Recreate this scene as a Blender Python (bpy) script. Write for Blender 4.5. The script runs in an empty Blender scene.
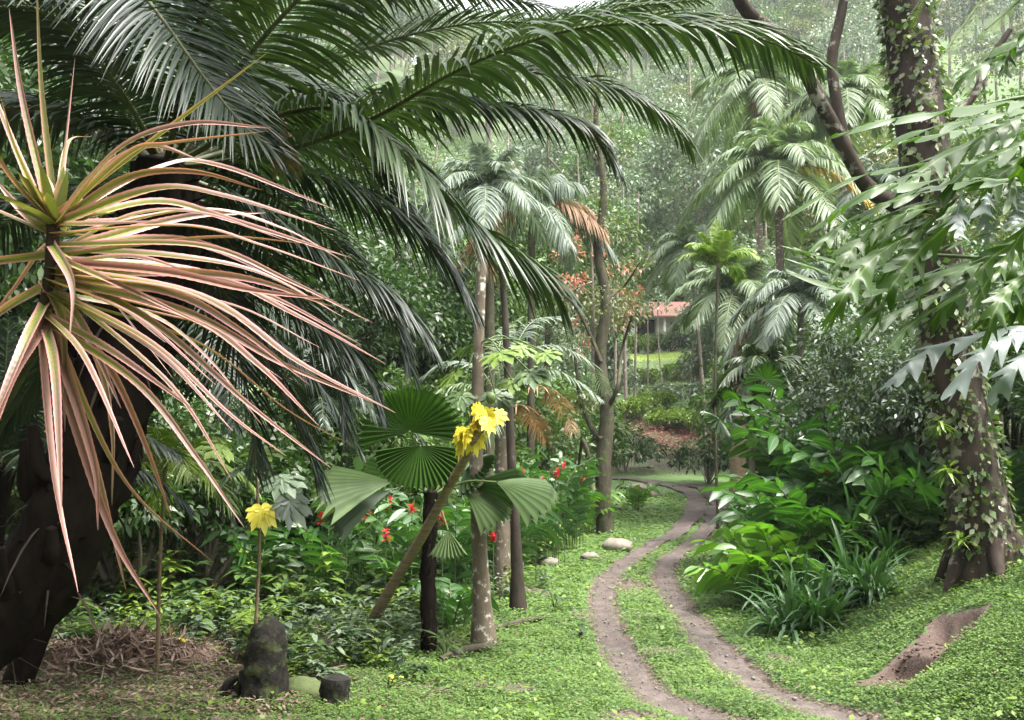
import bpy, math, random
import numpy as np
from math import radians as R
rng = np.random.default_rng(11)
random.seed(5)
SC = bpy.context.scene
COL = SC.collection

# ------------------------------------------------------------------ camera, sky, sun, exposure
FPX, CZ, PITCH = 1000.0, 2.5, math.atan(80 / 1000.0)
cam_d = bpy.data.cameras.new('camera')
cam_d.sensor_width = 36.0
cam_d.lens = FPX / 1024 * 36.0
cam_d.clip_start = 0.05
cam_d.clip_end = 3000
cam = bpy.data.objects.new('camera', cam_d)
COL.objects.link(cam)
cam.location = (0, 0, CZ)
cam.rotation_euler = (R(90) + PITCH, 0, 0)
SC.camera = cam

SUN_EL, SUN_AZ = 66.0, 115.0          # azimuth from +Y (view direction) towards +X
w = bpy.data.worlds.new("World")
SC.world = w
w.use_nodes = True
nt = w.node_tree
nt.nodes.clear()
wo = nt.nodes.new('ShaderNodeOutputWorld')
bg = nt.nodes.new('ShaderNodeBackground')
sky = nt.nodes.new('ShaderNodeTexSky')
sky.sky_type = 'NISHITA'
sky.sun_disc = False
sky.sun_elevation = R(SUN_EL)
sky.sun_rotation = R(SUN_AZ)
sky.air_density = 1.0
sky.dust_density = 6.0
hs = nt.nodes.new('ShaderNodeHueSaturation')
hs.inputs['Saturation'].default_value = 0.15
nt.links.new(sky.outputs[0], hs.inputs['Color'])
nt.links.new(hs.outputs[0], bg.inputs['Color'])
bg.inputs['Strength'].default_value = 0.13
nt.links.new(bg.outputs[0], wo.inputs['Surface'])

sun_d = bpy.data.lights.new('sun', 'SUN')
sun_d.energy = 1.5
sun_d.angle = R(14)
sun_d.color = (1.0, 0.95, 0.86)
sun = bpy.data.objects.new('sun', sun_d)
COL.objects.link(sun)
sun.rotation_euler = (R(90 - SUN_EL), 0, R(180 - SUN_AZ))
SC.view_settings.view_transform = 'Standard'
SC.view_settings.look = 'None'
SC.view_settings.gamma = 1.0
SC.view_settings.exposure = 2.65
SC.view_settings.use_curve_mapping = False
cy = SC.cycles
cy.max_bounces = 6
cy.diffuse_bounces = 3
cy.glossy_bounces = 2
cy.transmission_bounces = 4
cy.transparent_max_bounces = 4
cy.volume_bounces = 0
cy.use_denoising = True
cy.sample_clamp_indirect = 4.0
cy.caustics_reflective = False
cy.caustics_refractive = False

# ------------------------------------------------------------------ small maths
cp, sp = math.cos(PITCH), math.sin(PITCH)
def ray(px, py):
    u, v = (px - 512) / FPX, (360 - py) / FPX
    return np.array([u, cp - v * sp, sp + v * cp])
def P(px, py, d):
    """point seen at a place of the photograph, d metres ahead"""
    r = ray(px, py)
    return np.array([0, 0, CZ]) + r * (d / r[1])
def nrm(a):
    a = np.asarray(a, float)
    return a / np.maximum(np.linalg.norm(a, axis=-1, keepdims=True), 1e-9)
def catmull(pts, n):
    p = np.asarray(pts, float)
    p = np.vstack([2 * p[0] - p[1], p, 2 * p[-1] - p[-2]])
    k = len(p) - 3
    t = np.linspace(0, k - 1e-6, n)
    i = t.astype(int)
    f = (t - i)[:, None]
    a, b, c, d = p[i], p[i + 1], p[i + 2], p[i + 3]
    return 0.5 * ((2 * b) + (c - a) * f + (2 * a - 5 * b + 4 * c - d) * f**2 + (3 * b - a - 3 * c + d) * f**3)
def resample(pts, n):
    p = catmull(pts, max(60, n * 3))
    s = np.concatenate([[0], np.cumsum(np.linalg.norm(np.diff(p, axis=0), axis=1))])
    q = np.linspace(0, s[-1], n)
    return np.stack([np.interp(q, s, p[:, k]) for k in range(p.shape[1])], 1)
def sn(x, y, z=0.0, f=1.0, seed=0.0):
    x = np.asarray(x) * f; y = np.asarray(y) * f; z = np.asarray(z) * f
    return (np.sin(1.7 * x + 2.3 * y + 1.1 * z + seed) * np.cos(1.3 * y - 0.9 * x + 1.9 * z + 2 * seed)
            + 0.5 * np.sin(3.9 * x - 2.7 * y + 3.1 * z + 3 * seed) * np.cos(4.3 * y + 1.7 * x - 2.2 * z + seed)
            + 0.25 * np.sin(8.3 * x + 6.1 * y - 7.7 * z + 5 * seed)) / 1.5
def U(a, b, n=None):
    return rng.uniform(a, b, n)

# ------------------------------------------------------------------ terrain
_yk = np.array([-80, 0, 5, 9, 30, 38, 45, 50, 58, 70, 84, 90, 101, 120, 160, 220, 270, 340, 440])
_zk = np.array([1.0, .9, .5, .0, .0, .25, .75, 1.3, 3.1, 6.0, 9.6, 10.3, 11.0, 21, 50, 84, 104, 123, 110])
_ys = np.arange(-80, 440, .5)
_zs = np.convolve(np.pad(np.interp(_ys, _yk, _zk), 6, mode='edge'), np.ones(13) / 13, 'valid')
_zs = np.where(_ys < 12, np.interp(_ys, _yk, _zk), _zs)
def terr0(x, y):
    x = np.asarray(x, float); y = np.asarray(y, float)
    z = np.interp(y, _ys, _zs)
    xf = np.interp(y, [-80, 0, 4, 6, 8, 9.1, 12.5, 18, 25, 35, 45, 60], [40, 20, 8, 5, 3.75, 3.55, 3.75, 4.5, 7.5, 10.5, 11.5, 14])
    t = np.log1p(np.exp((x - xf) * 5)) / 5
    k = np.clip((90 - y) / 40, 0, 1)
    z = z + k * (1.9 * (1 - np.exp(-t * .30)) + .10 * t)
    tl = np.maximum(0, -x - 7)
    z = z + k * .10 * tl
    side = np.maximum(0, np.abs(x) - 12)
    z = z + np.clip((y - 60) / 60, 0, 1) * .16 * np.minimum(side, 120)
    z = z + .045 * sn(x, y, 0, .8, 1) + .02 * sn(x, y, 0, 2.6, 4)
    z = z + np.clip((y - 110) / 40, 0, 1) * 5 * sn(x, y, 0, .03, 2)
    return z
def GP(px, py, dmax=200):
    r = ray(px, py)
    prev = 4.0
    for d in np.concatenate([np.arange(4, 60, .05), np.arange(60, dmax, .3)]):
        q = np.array([0, 0, CZ]) + r * (d / r[1])
        if q[2] < terr0(q[0], q[1]):
            break
    return np.array([q[0], q[1], float(terr0(q[0], q[1]))])
def on(px, d, dz=0.0):
    x = (px - 512) / FPX * d
    return np.array([x, d, float(terr0(x, d)) + dz])

RUT_L = [(800, 740), (735, 721), (690, 711), (655, 694), (632, 670), (617, 645), (606, 615), (602, 595), (608, 578), (625, 562), (650, 548), (674, 534), (690, 519), (697, 505), (692, 494), (670, 486), (640, 481), (600, 478), (560, 476)]
RUT_R = [(960, 748), (862, 719), (820, 708), (775, 692), (745, 674), (720, 652), (700, 630), (680, 605), (668, 588), (664, 573), (672, 558), (690, 545), (706, 530), (716, 514), (717, 501), (707, 491), (684, 484)]
rutL = resample([GP(*p)[:2] for p in RUT_L[1:]], 170)
rutR = resample([GP(*p)[:2] for p in RUT_R[1:]], 170)
_rut = np.vstack([rutL, rutR])
def rutdist(x, y):
    x = np.atleast_1d(np.asarray(x, float)); y = np.atleast_1d(np.asarray(y, float))
    out = np.full(x.shape, 9.0)
    near = (y > 7) & (y < 56) & (x > -6) & (x < 14)
    idx = np.nonzero(near)[0]
    for c in range(0, len(idx), 20000):
        k = idx[c:c + 20000]
        dd = (x[k, None] - _rut[None, :, 0])**2 + (y[k, None] - _rut[None, :, 1])**2
        out[k] = np.sqrt(dd.min(1))
    return out
# dirt steps cut in the bank: corner points of the two treads
_st = [GP(888, 682), GP(955, 622)]
ST_A = _st[0][:2]; ST_V = _st[1][:2] - _st[0][:2]; ST_LEN = np.linalg.norm(ST_V); ST_T = ST_V / ST_LEN; ST_N = np.array([-ST_T[1], ST_T[0]])
def step_uv(x, y):
    dx, dy = np.asarray(x) - ST_A[0], np.asarray(y) - ST_A[1]
    return dx * ST_T[0] + dy * ST_T[1], dx * ST_N[0] + dy * ST_N[1]
_zA = float(terr0(*ST_A)); _zB = float(terr0(*(_st[1][:2])))
def terr(x, y):
    x = np.asarray(x, float); y = np.asarray(y, float)
    z = terr0(x, y)
    sh = z.shape
    d = rutdist(x.ravel(), y.ravel()).reshape(sh) if z.ndim else rutdist(x, y)[0]
    z = z - .075 * np.exp(-(d / .23)**2)
    u, v = step_uv(x, y)
    wob = .02 * sn(x, y, 0, 3, 3)
    inside = (u > -.12 + wob) & (u < ST_LEN + .1 + wob) & (np.abs(v) < .25 + wob)
    h1 = _zA - .10 + .0 * u
    h2 = _zA + (_zB - _zA) * .42
    ss = lambda q: np.clip(q, 0, 1)**2 * (3 - 2 * np.clip(q, 0, 1))
    zs = h1 + (h2 - h1) * ss((u - ST_LEN * .40 + wob) / .10) + .015 * sn(x, y, 0, 5, 1) + .012 * sn(x, y, 0, 13, 2)
    k = ss((u + .14 + wob) / .10) * ss((ST_LEN + .14 + wob - u) / .10) * ss((.29 + wob - np.abs(v)) / .08)
    return z + (np.minimum(z, zs) - z) * k

# ------------------------------------------------------------------ mesh building
class Geo:
    def __init__(s):
        s.v, s.f, s.m, s.a, s.n = [], [], [], [], 0
    def add(s, V, F, m=0, A=None):
        V = np.asarray(V, float).reshape(-1, 3)
        F = np.asarray(F, int)
        s.v.append(V); s.f.append(F + s.n); s.m.append(np.full(len(F), m))
        s.a.append(np.zeros((len(V), 3)) if A is None else np.asarray(A, float).reshape(-1, 3))
        s.n += len(V)
    def mesh(s, name, mats, off=(0, 0, 0), smooth=True):
        me = bpy.data.meshes.new(name)
        V = np.vstack(s.v) - np.asarray(off, float)
        me.vertices.add(len(V)); me.vertices.foreach_set('co', V.ravel().astype(np.float32))
        ln = np.concatenate([np.full(len(f), f.shape[1]) for f in s.f])
        li = np.concatenate([f.ravel() for f in s.f])
        me.loops.add(len(li)); me.loops.foreach_set('vertex_index', li.astype(np.int32))
        me.polygons.add(len(ln))
        me.polygons.foreach_set('loop_start', np.concatenate([[0], np.cumsum(ln)[:-1]]).astype(np.int32))
        me.polygons.foreach_set('material_index', np.concatenate(s.m).astype(np.int32))
        me.polygons.foreach_set('use_smooth', np.full(len(ln), smooth))
        at = me.attributes.new('lf', 'FLOAT_VECTOR', 'POINT')
        at.data.foreach_set('vector', np.vstack(s.a).ravel().astype(np.float32))
        for mt in (mats if isinstance(mats, (list, tuple)) else [mats]):
            me.materials.append(mt)
        me.update(calc_edges=True)
        return me
    def build(s, name, mats, parent=None, off=None, smooth=True):
        if off is None:
            off = parent.matrix_basis.translation if parent is not None else (0, 0, 0)
            if parent is not None and parent.parent is not None:
                off = off + parent.parent.matrix_basis.translation
        me = s.mesh(name, mats, off, smooth)
        o = bpy.data.objects.new(name, me)
        COL.objects.link(o)
        if parent is not None:
            o.parent = parent
        else:
            o.location = off
        return o
def thing(name, label, cat, loc, group=None):
    o = bpy.data.objects.new(name, None)
    COL.objects.link(o)
    o.location = [float(q) for q in loc]
    o.empty_display_size = .2
    tag(o, label, cat, group)
    return o
def tag(o, label=None, cat=None, group=None, kind=None):
    if label: o['label'] = label
    if cat: o['category'] = cat
    if group: o['group'] = group
    if kind: o['kind'] = kind
    return o
def dup(root, loc, rz=0.0, s=1.0, label=None, group=None, mats=None):
    """copy of a thing with copies of its parts and sub-parts; mesh data shared"""
    r = root.copy(); COL.objects.link(r)
    r.location = [float(q) for q in loc]; r.rotation_euler = (0, 0, rz); r.scale = (s, s, s)
    if label: r['label'] = label
    if group: r['group'] = group
    for ch in list(root.children):
        c = ch.copy(); COL.objects.link(c); c.parent = r
        for g in list(ch.children):
            d = g.copy(); COL.objects.link(d); d.parent = c
    return r

PROF = {
    'lance': ([0, .12, .35, .7, .9, 1], [.35, .8, 1, .72, .35, .03]),
    'strap': ([0, .1, .4, .75, .92, 1], [.75, .9, 1, .7, .35, .03]),
    'oval': ([0, .1, .3, .55, .8, 1], [.08, .5, .95, 1, .6, .03]),
    'lobe2': ([0, .2, .5, .75, .9, 1], [.9, .85, .95, .7, .35, .03]),
    'lobe': ([0, .3, .6, .85, 1], [1, .95, .8, .5, .05]),
}
def blades(g, B, D, S, L, W, droop=0.0, seg=4, prof='lance', fold=.25, m=0, bend=None):
    B = np.atleast_2d(B); N = len(B)
    D = nrm(np.broadcast_to(D, (N, 3))); S = nrm(np.broadcast_to(S, (N, 3)))
    L = np.broadcast_to(L, (N,)); W = np.broadcast_to(W, (N,)); droop = np.broadcast_to(droop, (N,))
    t = np.linspace(0, 1, seg + 1)
    k = 1 / np.sqrt(1 + (droop * 1.1)**2)
    Lt = (L * k)[:, None] * t
    pos = B[:, None] + D[:, None] * Lt[..., None]
    pos[..., 2] -= (droop * L * k)[:, None] * t**2
    T = np.repeat(D[:, None], seg + 1, 1).copy()
    T[..., 2] -= 2 * droop[:, None] * t
    T = nrm(T)
    side = nrm(S[:, None] - T * (S[:, None] * T).sum(-1, keepdims=True))
    n = np.cross(side, T)
    wd = .5 * W[:, None] * np.interp(t, *PROF[prof])
    l = pos + side * wd[..., None]
    r_ = pos - side * wd[..., None]
    c = pos - n * (fold * wd)[..., None] * np.sign(n[..., 2:3] + 1e-6)
    V = np.stack([l, c, r_], 2).reshape(-1, 3)
    A = np.zeros((N, seg + 1, 3, 3))
    A[..., 0] = np.array([0, .5, 1]); A[..., 1] = t[None, :, None]; A[..., 2] = rng.random(N)[:, None, None]
    i = np.arange(N)[:, None, None] * (seg + 1) * 3 + np.arange(seg)[None, :, None] * 3 + np.arange(2)[None, None, :]
    F = np.stack([i, i + 1, i + 4, i + 3], -1).reshape(-1, 4)
    g.add(V, F, m, A)
def diamonds(g, B, D, S, L, W, m=0, bend=.15):
    B = np.atleast_2d(B); N = len(B)
    D = nrm(np.broadcast_to(D, (N, 3))); S = np.broadcast_to(S, (N, 3))
    S = nrm(S - D * (S * D).sum(-1, keepdims=True))
    L = np.broadcast_to(L, (N,))[:, None]; W = np.broadcast_to(W, (N,))[:, None]
    mid = B + D * L * .5
    tip = B + D * L
    tip = tip - np.array([0, 0, 1.0]) * L * bend
    V = np.stack([B, mid + S * W * .5, tip, mid - S * W * .5], 1)
    A = np.zeros((N, 4, 3)); A[:, :, 2] = rng.random(N)[:, None]; A[:, :, 1] = np.array([0, .5, 1, .5]); A[:, :, 0] = np.array([.5, 0, .5, 1])
    g.add(V, np.arange(N * 4).reshape(N, 4), m, A)
def tube(g, pts, rad, sides=8, m=0, rough=0.0, seed=0.0, cap=True):
    p = np.asarray(pts, float); n = len(p)
    rad = np.broadcast_to(rad, (n,))
    T = nrm(np.gradient(p, axis=0))
    ref = np.array([1.0, 0, 0]) if abs(T[:, 0]).mean() < .8 else np.array([0, 1.0, 0])
    a = nrm(ref - T * (T @ ref)[:, None]); b = np.cross(T, a)
    th = np.linspace(0, 2 * np.pi, sides, endpoint=False)
    ring = a[:, None] * np.cos(th)[None, :, None] + b[:, None] * np.sin(th)[None, :, None]
    rr = rad[:, None] * np.ones(sides)
    V = p[:, None] + ring * rr[..., None]
    if rough:
        q = 1 + rough * sn(V[..., 0], V[..., 1], V[..., 2], 1.6 / max(rad.mean(), .02), seed)
        V = p[:, None] + ring * (rr * q)[..., None]
    i = np.arange(n - 1)[:, None] * sides + np.arange(sides)[None]
    j = np.arange(n - 1)[:, None] * sides + (np.arange(sides)[None] + 1) % sides
    F = np.stack([i, j, j + sides, i + sides], -1).reshape(-1, 4)
    A = np.zeros((n, sides, 3)); A[..., 1] = np.linspace(0, 1, n)[:, None]
    g.add(V, F, m, A)
    if cap:
        V2 = np.vstack([V[-1], p[-1] + T[-1] * rad[-1] * .6 * float(cap)])
        g.add(V2, np.stack([np.arange(sides), (np.arange(sides) + 1) % sides, np.full(sides, sides)], 1), m)
def blob(g, c, r, seg=18, amp=.15, f=1.6, seed=0.0, m=0, flat=0.0):
    th = np.linspace(0, np.pi, seg // 2 + 1)[:, None]; ph = np.linspace(0, 2 * np.pi, seg, endpoint=False)[None]
    d = np.stack([np.sin(th) * np.cos(ph), np.sin(th) * np.sin(ph), np.cos(th) * np.ones_like(ph)], -1)
    q = 1 + amp * sn(d[..., 0], d[..., 1], d[..., 2], f, seed) + .35 * amp * sn(d[..., 0], d[..., 1], d[..., 2], f * 3.1, seed + 2)
    V = np.asarray(c, float) + d * q[..., None] * np.asarray(r, float)
    n = seg // 2
    i = np.arange(n)[:, None] * seg + np.arange(seg)[None]; j = np.arange(n)[:, None] * seg + (np.arange(seg)[None] + 1) % seg
    g.add(V, np.stack([i, i + seg, j + seg, j], -1).reshape(-1, 4), m)
def frond(gl, gr, pts, n=50, L=.6, W=.04, droop=.5, fwd=(25, 60), lift=.15, t0=.15, rad=.018, roll=0.0, seg=4, lprof=None, ml=0, mr=0, missing=.0, jit=.08):
    p = resample(pts, n + 1)
    if gr is not None:
        tube(gr, resample(pts, 26), np.linspace(rad, rad * .25, 26), 6, mr)
    T = nrm(np.gradient(p, axis=0))
    side = nrm(np.cross(T, np.array([0, 0, 1.0])) + np.array([1e-4, 0, 0]))
    up = np.cross(side, T)
    if roll:
        side, up = side * math.cos(roll) + up * math.sin(roll), up * math.cos(roll) - side * math.sin(roll)
    t = np.linspace(0, 1, n + 1)
    k = np.nonzero(t >= t0)[0]
    tt = (t[k] - t0) / (1 - t0)
    lp = np.interp(tt, *(lprof or ([0, .12, .4, .75, .93, 1], [.55, .85, 1, .8, .5, .3])))
    for s in (1, -1):
        kk = k[rng.random(len(k)) >= missing] if missing else k
        lpp = np.interp((t[kk] - t0) / (1 - t0), tt, lp)
        a = np.radians(np.interp((t[kk] - t0) / (1 - t0), [0, 1], fwd)) + U(-jit, jit, len(kk))
        D = side[kk] * s * np.cos(a)[:, None] + T[kk] * np.sin(a)[:, None] + up[kk] * (lift + U(-.12, .12, len(kk)))[:, None]
        B = p[kk] + T[kk] * U(-.004, .004, len(kk))[:, None]
        blades(gl, B, D, T[kk] + up[kk] * .25 * U(-1, 1, len(kk))[:, None], L * lpp * U(.88, 1.08, len(kk)), W * (.6 + .4 * lpp), droop * U(.75, 1.25, len(kk)), seg, 'lance', .3, ml)
def fan(g, base, axis, normal, Rr, spread=150, pleats=18, m=0, droop=.25, split=.12, amp=.035, cone=.0):
    axis = nrm(axis); normal = nrm(np.asarray(normal, float) - axis * np.dot(normal, axis)); sd = np.cross(normal, axis)
    na = pleats * 2 + 1
    th = np.radians(np.linspace(-spread, spread, na))
    rr = np.array([.03, .25, .5, .75, .9, 1.0])
    odd = np.arange(na) % 2
    V = []
    for k, q in enumerate(rr):
        rad = np.full(na, q * Rr) * (1 + .04 * np.sin(th * 2 + k))
        if k == len(rr) - 1: rad = rad * np.where(odd == 1, 1 - split, 1)
        off = amp * q * Rr * np.where(odd == 1, 1, -1) + cone * q * Rr
        v = base + axis * (np.cos(th) * rad)[:, None] + sd * (np.sin(th) * rad)[:, None] + normal * off[:, None]
        v[:, 2] -= droop * Rr * q**2 * (.6 + .5 * np.abs(np.sin(th)))
        V.append(v)
    V = np.array(V)
    A = np.zeros((len(rr), na, 3)); A[..., 1] = rr[:, None]; A[..., 0] = np.linspace(0, 1, na)[None]; A[..., 2] = rng.random()
    i = np.arange(len(rr) - 1)[:, None] * na + np.arange(na - 1)[None]
    g.add(V, np.stack([i, i + 1, i + na + 1, i + na], -1).reshape(-1, 4), m, A)
def box(g, c, s, m=0, rot=0.0):
    x, y, z = np.array(s) / 2
    V = np.array([[-x, -y, -z], [x, -y, -z], [x, y, -z], [-x, y, -z], [-x, -y, z], [x, -y, z], [x, y, z], [-x, y, z]])
    cr, sr = math.cos(rot), math.sin(rot)
    V = V @ np.array([[cr, sr, 0], [-sr, cr, 0], [0, 0, 1]]) + np.array(c)
    g.add(V, [[0, 3, 2, 1], [4, 5, 6, 7], [0, 1, 5, 4], [1, 2, 6, 5], [2, 3, 7, 6], [3, 0, 4, 7]], m)

# ------------------------------------------------------------------ materials
def nodes(name):
    m = bpy.data.materials.new(name); m.use_nodes = True
    t = m.node_tree; t.nodes.clear()
    o = t.nodes.new('ShaderNodeOutputMaterial')
    def N(kind, **kw):
        n = t.nodes.new('ShaderNode' + kind)
        for k, v in kw.items():
            if k in n.inputs: n.inputs[k].default_value = v
            else: setattr(n, k, v)
        return n
    return m, t, o, N
def ramp(N, stops):
    n = N('ValToRGB'); e = n.color_ramp.elements
    while len(e) < len(stops): e.new(.5)
    for q, (p, c) in zip(e, stops):
        q.position = p; q.color = (*c, 1)
    return n
def leaf_mat(name, cols, rough=.42, trans=.3, tcol=None, spec=.5, nscale=1.5, mid=None, edge=None, vary=.35, pleat_lines=0):
    m, t, o, N = nodes(name); l = t.links.new
    geo = N('NewGeometry')
    rp = ramp(N, [(k / max(1, len(cols) - 1), c) for k, c in enumerate(cols)])
    tc = N('TexCoord'); no = N('TexNoise', Scale=nscale, Detail=3.0)
    l(tc.outputs['Object'], no.inputs['Vector'])
    ma = N('Math', operation='MULTIPLY_ADD'); ma.inputs[1].default_value = 1 - vary
    mb = N('Math', operation='MULTIPLY_ADD'); mb.inputs[1].default_value = vary * 1.8; mb.inputs[2].default_value = -vary * .4
    l(no.outputs[0], mb.inputs[0]); l(geo.outputs['Random Per Island'], ma.inputs[0]); l(mb.outputs[0], ma.inputs[2])
    l(ma.outputs[0], rp.inputs[0])
    col = rp.outputs[0]
    at = N('Attribute', attribute_name='lf')
    sx = N('SeparateXYZ'); l(at.outputs['Vector'], sx.inputs[0])
    if pleat_lines:      # darker stripes put in the colour to stand for the folds of a fan leaf
        r1 = N('Math', operation='MULTIPLY'); r1.inputs[1].default_value = pleat_lines; l(sx.outputs['X'], r1.inputs[0])
        r2 = N('Math', operation='SINE'); l(r1.outputs[0], r2.inputs[0])
        r3 = N('Math', operation='MULTIPLY_ADD'); r3.inputs[1].default_value = .25; r3.inputs[2].default_value = .75; l(r2.outputs[0], r3.inputs[0])
        mx = N('MixRGB', blend_type='MULTIPLY'); mx.inputs[0].default_value = 1.0
        l(col, mx.inputs[1]); l(r3.outputs[0], mx.inputs[2]); col = mx.outputs[0]
    if edge:
        st = ramp(N, [(edge[1], (0, 0, 0)), (edge[2], (1, 1, 1))])
        l(sx.outputs['Y'], st.inputs[0])
        mx = N('MixRGB'); mx.inputs[2].default_value = (*edge[0], 1)
        l(st.outputs[0], mx.inputs[0]); l(col, mx.inputs[1]); col = mx.outputs[0]
    if mid:       # colour of the rib or the middle stripe / the margin, a mark of the leaf itself
        for colr, stops in ((mid, mid[1]), ):
            st = N('ValToRGB'); e = st.color_ramp.elements
            while len(e) < len(stops): e.new(.5)
            for q, (p_, v_) in zip(e, stops): q.position = p_; q.color = (v_, v_, v_, 1)
            l(sx.outputs['X'], st.inputs[0])
            mx = N('MixRGB'); mx.inputs[2].default_value = (*mid[0], 1)
            l(st.outputs[0], mx.inputs[0]); l(col, mx.inputs[1]); col = mx.outputs[0]
    b = N('BsdfPrincipled', Roughness=rough)
    b.inputs['Specular IOR Level'].default_value = spec
    l(col, b.inputs['Base Color'])
    tr = N('BsdfTranslucent')
    mt = N('MixRGB', blend_type='MULTIPLY'); mt.inputs[0].default_value = 1; mt.inputs[2].default_value = (*(tcol or (1.6, 2.0, .7)), 1)
    l(col, mt.inputs[1]); l(mt.outputs[0], tr.inputs['Color'])
    ms = N('MixShader'); ms.inputs[0].default_value = trans
    l(b.outputs[0], ms.inputs[1]); l(tr.outputs[0], ms.inputs[2]); l(ms.outputs[0], o.inputs['Surface'])
    return m
def bark_mat(name, c1, c2, lichen=None, amount=.5, scale=9, lscale=5, rough=.85, stretch=(1, 1, .35), bump=.5, spec=.2):
    m, t, o, N = nodes(name); l = t.links.new
    tc = N('TexCoord'); mp = N('Mapping'); mp.inputs['Scale'].default_value = stretch
    l(tc.outputs['Object'], mp.inputs[0])
    no = N('TexNoise', Scale=scale, Detail=6.0, Roughness=.65); l(mp.outputs[0], no.inputs['Vector'])
    rp = ramp(N, [(.3, c1), (.7, c2)]); l(no.outputs[0], rp.inputs[0])
    col = rp.outputs[0]
    if lichen:
        n2 = N('TexNoise', Scale=lscale, Detail=5.0, Roughness=.7); l(tc.outputs['Object'], n2.inputs['Vector'])
        r2 = ramp(N, [(amount, (0, 0, 0)), (amount + .07, (1, 1, 1))]); l(n2.outputs[0], r2.inputs[0])
        mx = N('MixRGB'); mx.inputs[2].default_value = (*lichen, 1)
        l(r2.outputs[0], mx.inputs[0]); l(col, mx.inputs[1]); col = mx.outputs[0]
    b = N('BsdfPrincipled', Roughness=rough); b.inputs['Specular IOR Level'].default_value = spec; l(col, b.inputs['Base Color'])
    bu = N('Bump', Strength=bump, Distance=.02); l(no.outputs[0], bu.inputs['Height']); l(bu.outputs[0], b.inputs['Normal'])
    l(b.outputs[0], o.inputs['Surface'])
    return m
def plain_mat(name, c1, c2=None, rough=.7, scale=6):
    return bark_mat(name, c1, c2 or c1, None, rough=rough, scale=scale, stretch=(1, 1, 1), bump=.2)

M = {}
M['palm'] = leaf_mat('palm_leaflet', [(.012, .026, .009), (.024, .045, .013), (.038, .062, .018)], .38, .15, (1.4, 1.6, .5), .4)
M['palm_shaded'] = leaf_mat('shaded_palm_leaflet', [(.007, .014, .008), (.013, .024, .012), (.022, .036, .018)], .38, .10, (1.3, 1.5, .6), .3)  # darker copy of the palm leaflet, shade within the crown put into the colour
M['palm_pale'] = leaf_mat('pale_palm_leaflet', [(.075, .115, .06), (.115, .16, .085), (.16, .20, .115)], .5, .3, (1.3, 1.5, .8), .35)
M['palm_grey'] = leaf_mat('grey_palm_leaflet', [(.075, .11, .08), (.115, .15, .11), (.16, .19, .15)], .5, .25, (1.2, 1.3, .9), .35)
M['dry_frond'] = leaf_mat('dry_palm_leaflet', [(.16, .09, .045), (.26, .16, .09), (.3, .2, .13)], .6, .3, (1.2, 1.1, .8), .3)
M['yellow_frond'] = leaf_mat('yellow_palm_leaflet', [(.35, .24, .05), (.5, .33, .07), (.45, .4, .1)], .5, .3, (1.2, 1.1, .8), .3)
M['rachis'] = plain_mat('frond_rachis', (.03, .035, .015), (.07, .075, .03), .5)
M['rachis_pale'] = plain_mat('pale_rachis', (.12, .14, .06), (.2, .2, .1), .5)
M['palm_trunk'] = bark_mat('fibrous_palm_trunk', (.004, .003, .0025), (.014, .010, .008), None, scale=14, spec=.04)
M['pink'] = leaf_mat('pink_edged_strap_leaf', [(.13, .17, .02), (.17, .20, .035), (.2, .2, .05)], .40, .2, (1.3, 1.1, .6), .35, 5.0, edge=((.15, .105, .075), .2, .6),
                     mid=((.47, .225, .225), [(.0, 1.0), (.10, .9), (.18, .25), (.28, .0)]), vary=.3)
M['pink_dry'] = leaf_mat('reddish_ageing_strap_leaf', [(.07, .04, .025), (.14, .075, .05), (.2, .10, .075)], .5, .2, (1.4, 1.1, .8), .4, 6.0,
                         mid=((.40, .19, .165), [(.0, 1.0), (.2, .3), (.4, .0)]))
M['pink_young'] = leaf_mat('yellow_green_strap_leaf', [(.08, .11, .025), (.13, .15, .035), (.17, .16, .055)], .42, .2, (1.4, 1.4, .6), .5, 5.0,
                           mid=((.48, .26, .20), [(.0, .9), (.15, .5), (.25, .0)]))
M['bark_big'] = bark_mat('mossy_lichen_bark', (.012, .009, .007), (.05, .036, .027), (.19, .18, .145), .56, 8, 4.2)
M['bark_dark'] = bark_mat('dark_wet_bark', (.012, .010, .008), (.05, .038, .028), (.14, .14, .11), .66, 10, 7)
M['bark_pale'] = bark_mat('pale_mottled_bark', (.07, .055, .04), (.16, .13, .095), (.42, .40, .34), .56, 9, 9)
M['bark_grey'] = bark_mat('grey_thin_bark', (.10, .085, .065), (.22, .19, .15), (.38, .37, .31), .58, 9, 5)
M['bark_brown'] = bark_mat('brown_ringed_bark', (.13, .095, .06), (.30, .225, .15), None, scale=16, stretch=(.3, .3, 2.5))
M['moss_bark'] = bark_mat('moss_grown_bark', (.028, .026, .016), (.075, .065, .042), (.07, .085, .035), .54, 10, 5)
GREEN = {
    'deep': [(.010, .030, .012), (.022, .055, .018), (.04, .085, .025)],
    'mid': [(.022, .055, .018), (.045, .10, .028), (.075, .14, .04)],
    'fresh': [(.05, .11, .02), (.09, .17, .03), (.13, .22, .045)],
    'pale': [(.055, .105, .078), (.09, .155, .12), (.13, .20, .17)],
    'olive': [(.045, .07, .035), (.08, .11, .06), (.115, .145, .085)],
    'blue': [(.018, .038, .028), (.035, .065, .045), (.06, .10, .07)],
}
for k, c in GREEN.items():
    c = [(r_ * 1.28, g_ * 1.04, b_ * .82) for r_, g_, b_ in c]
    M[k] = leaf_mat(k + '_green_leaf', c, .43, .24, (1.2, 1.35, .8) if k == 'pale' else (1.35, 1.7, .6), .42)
M['fan'] = leaf_mat('pleated_fan_leaf', pleat_lines=150, cols=[(.025, .07, .010), (.045, .10, .014)], rough=.42, trans=.38, tcol=(1.4, 1.8, .4), spec=.4)
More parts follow.
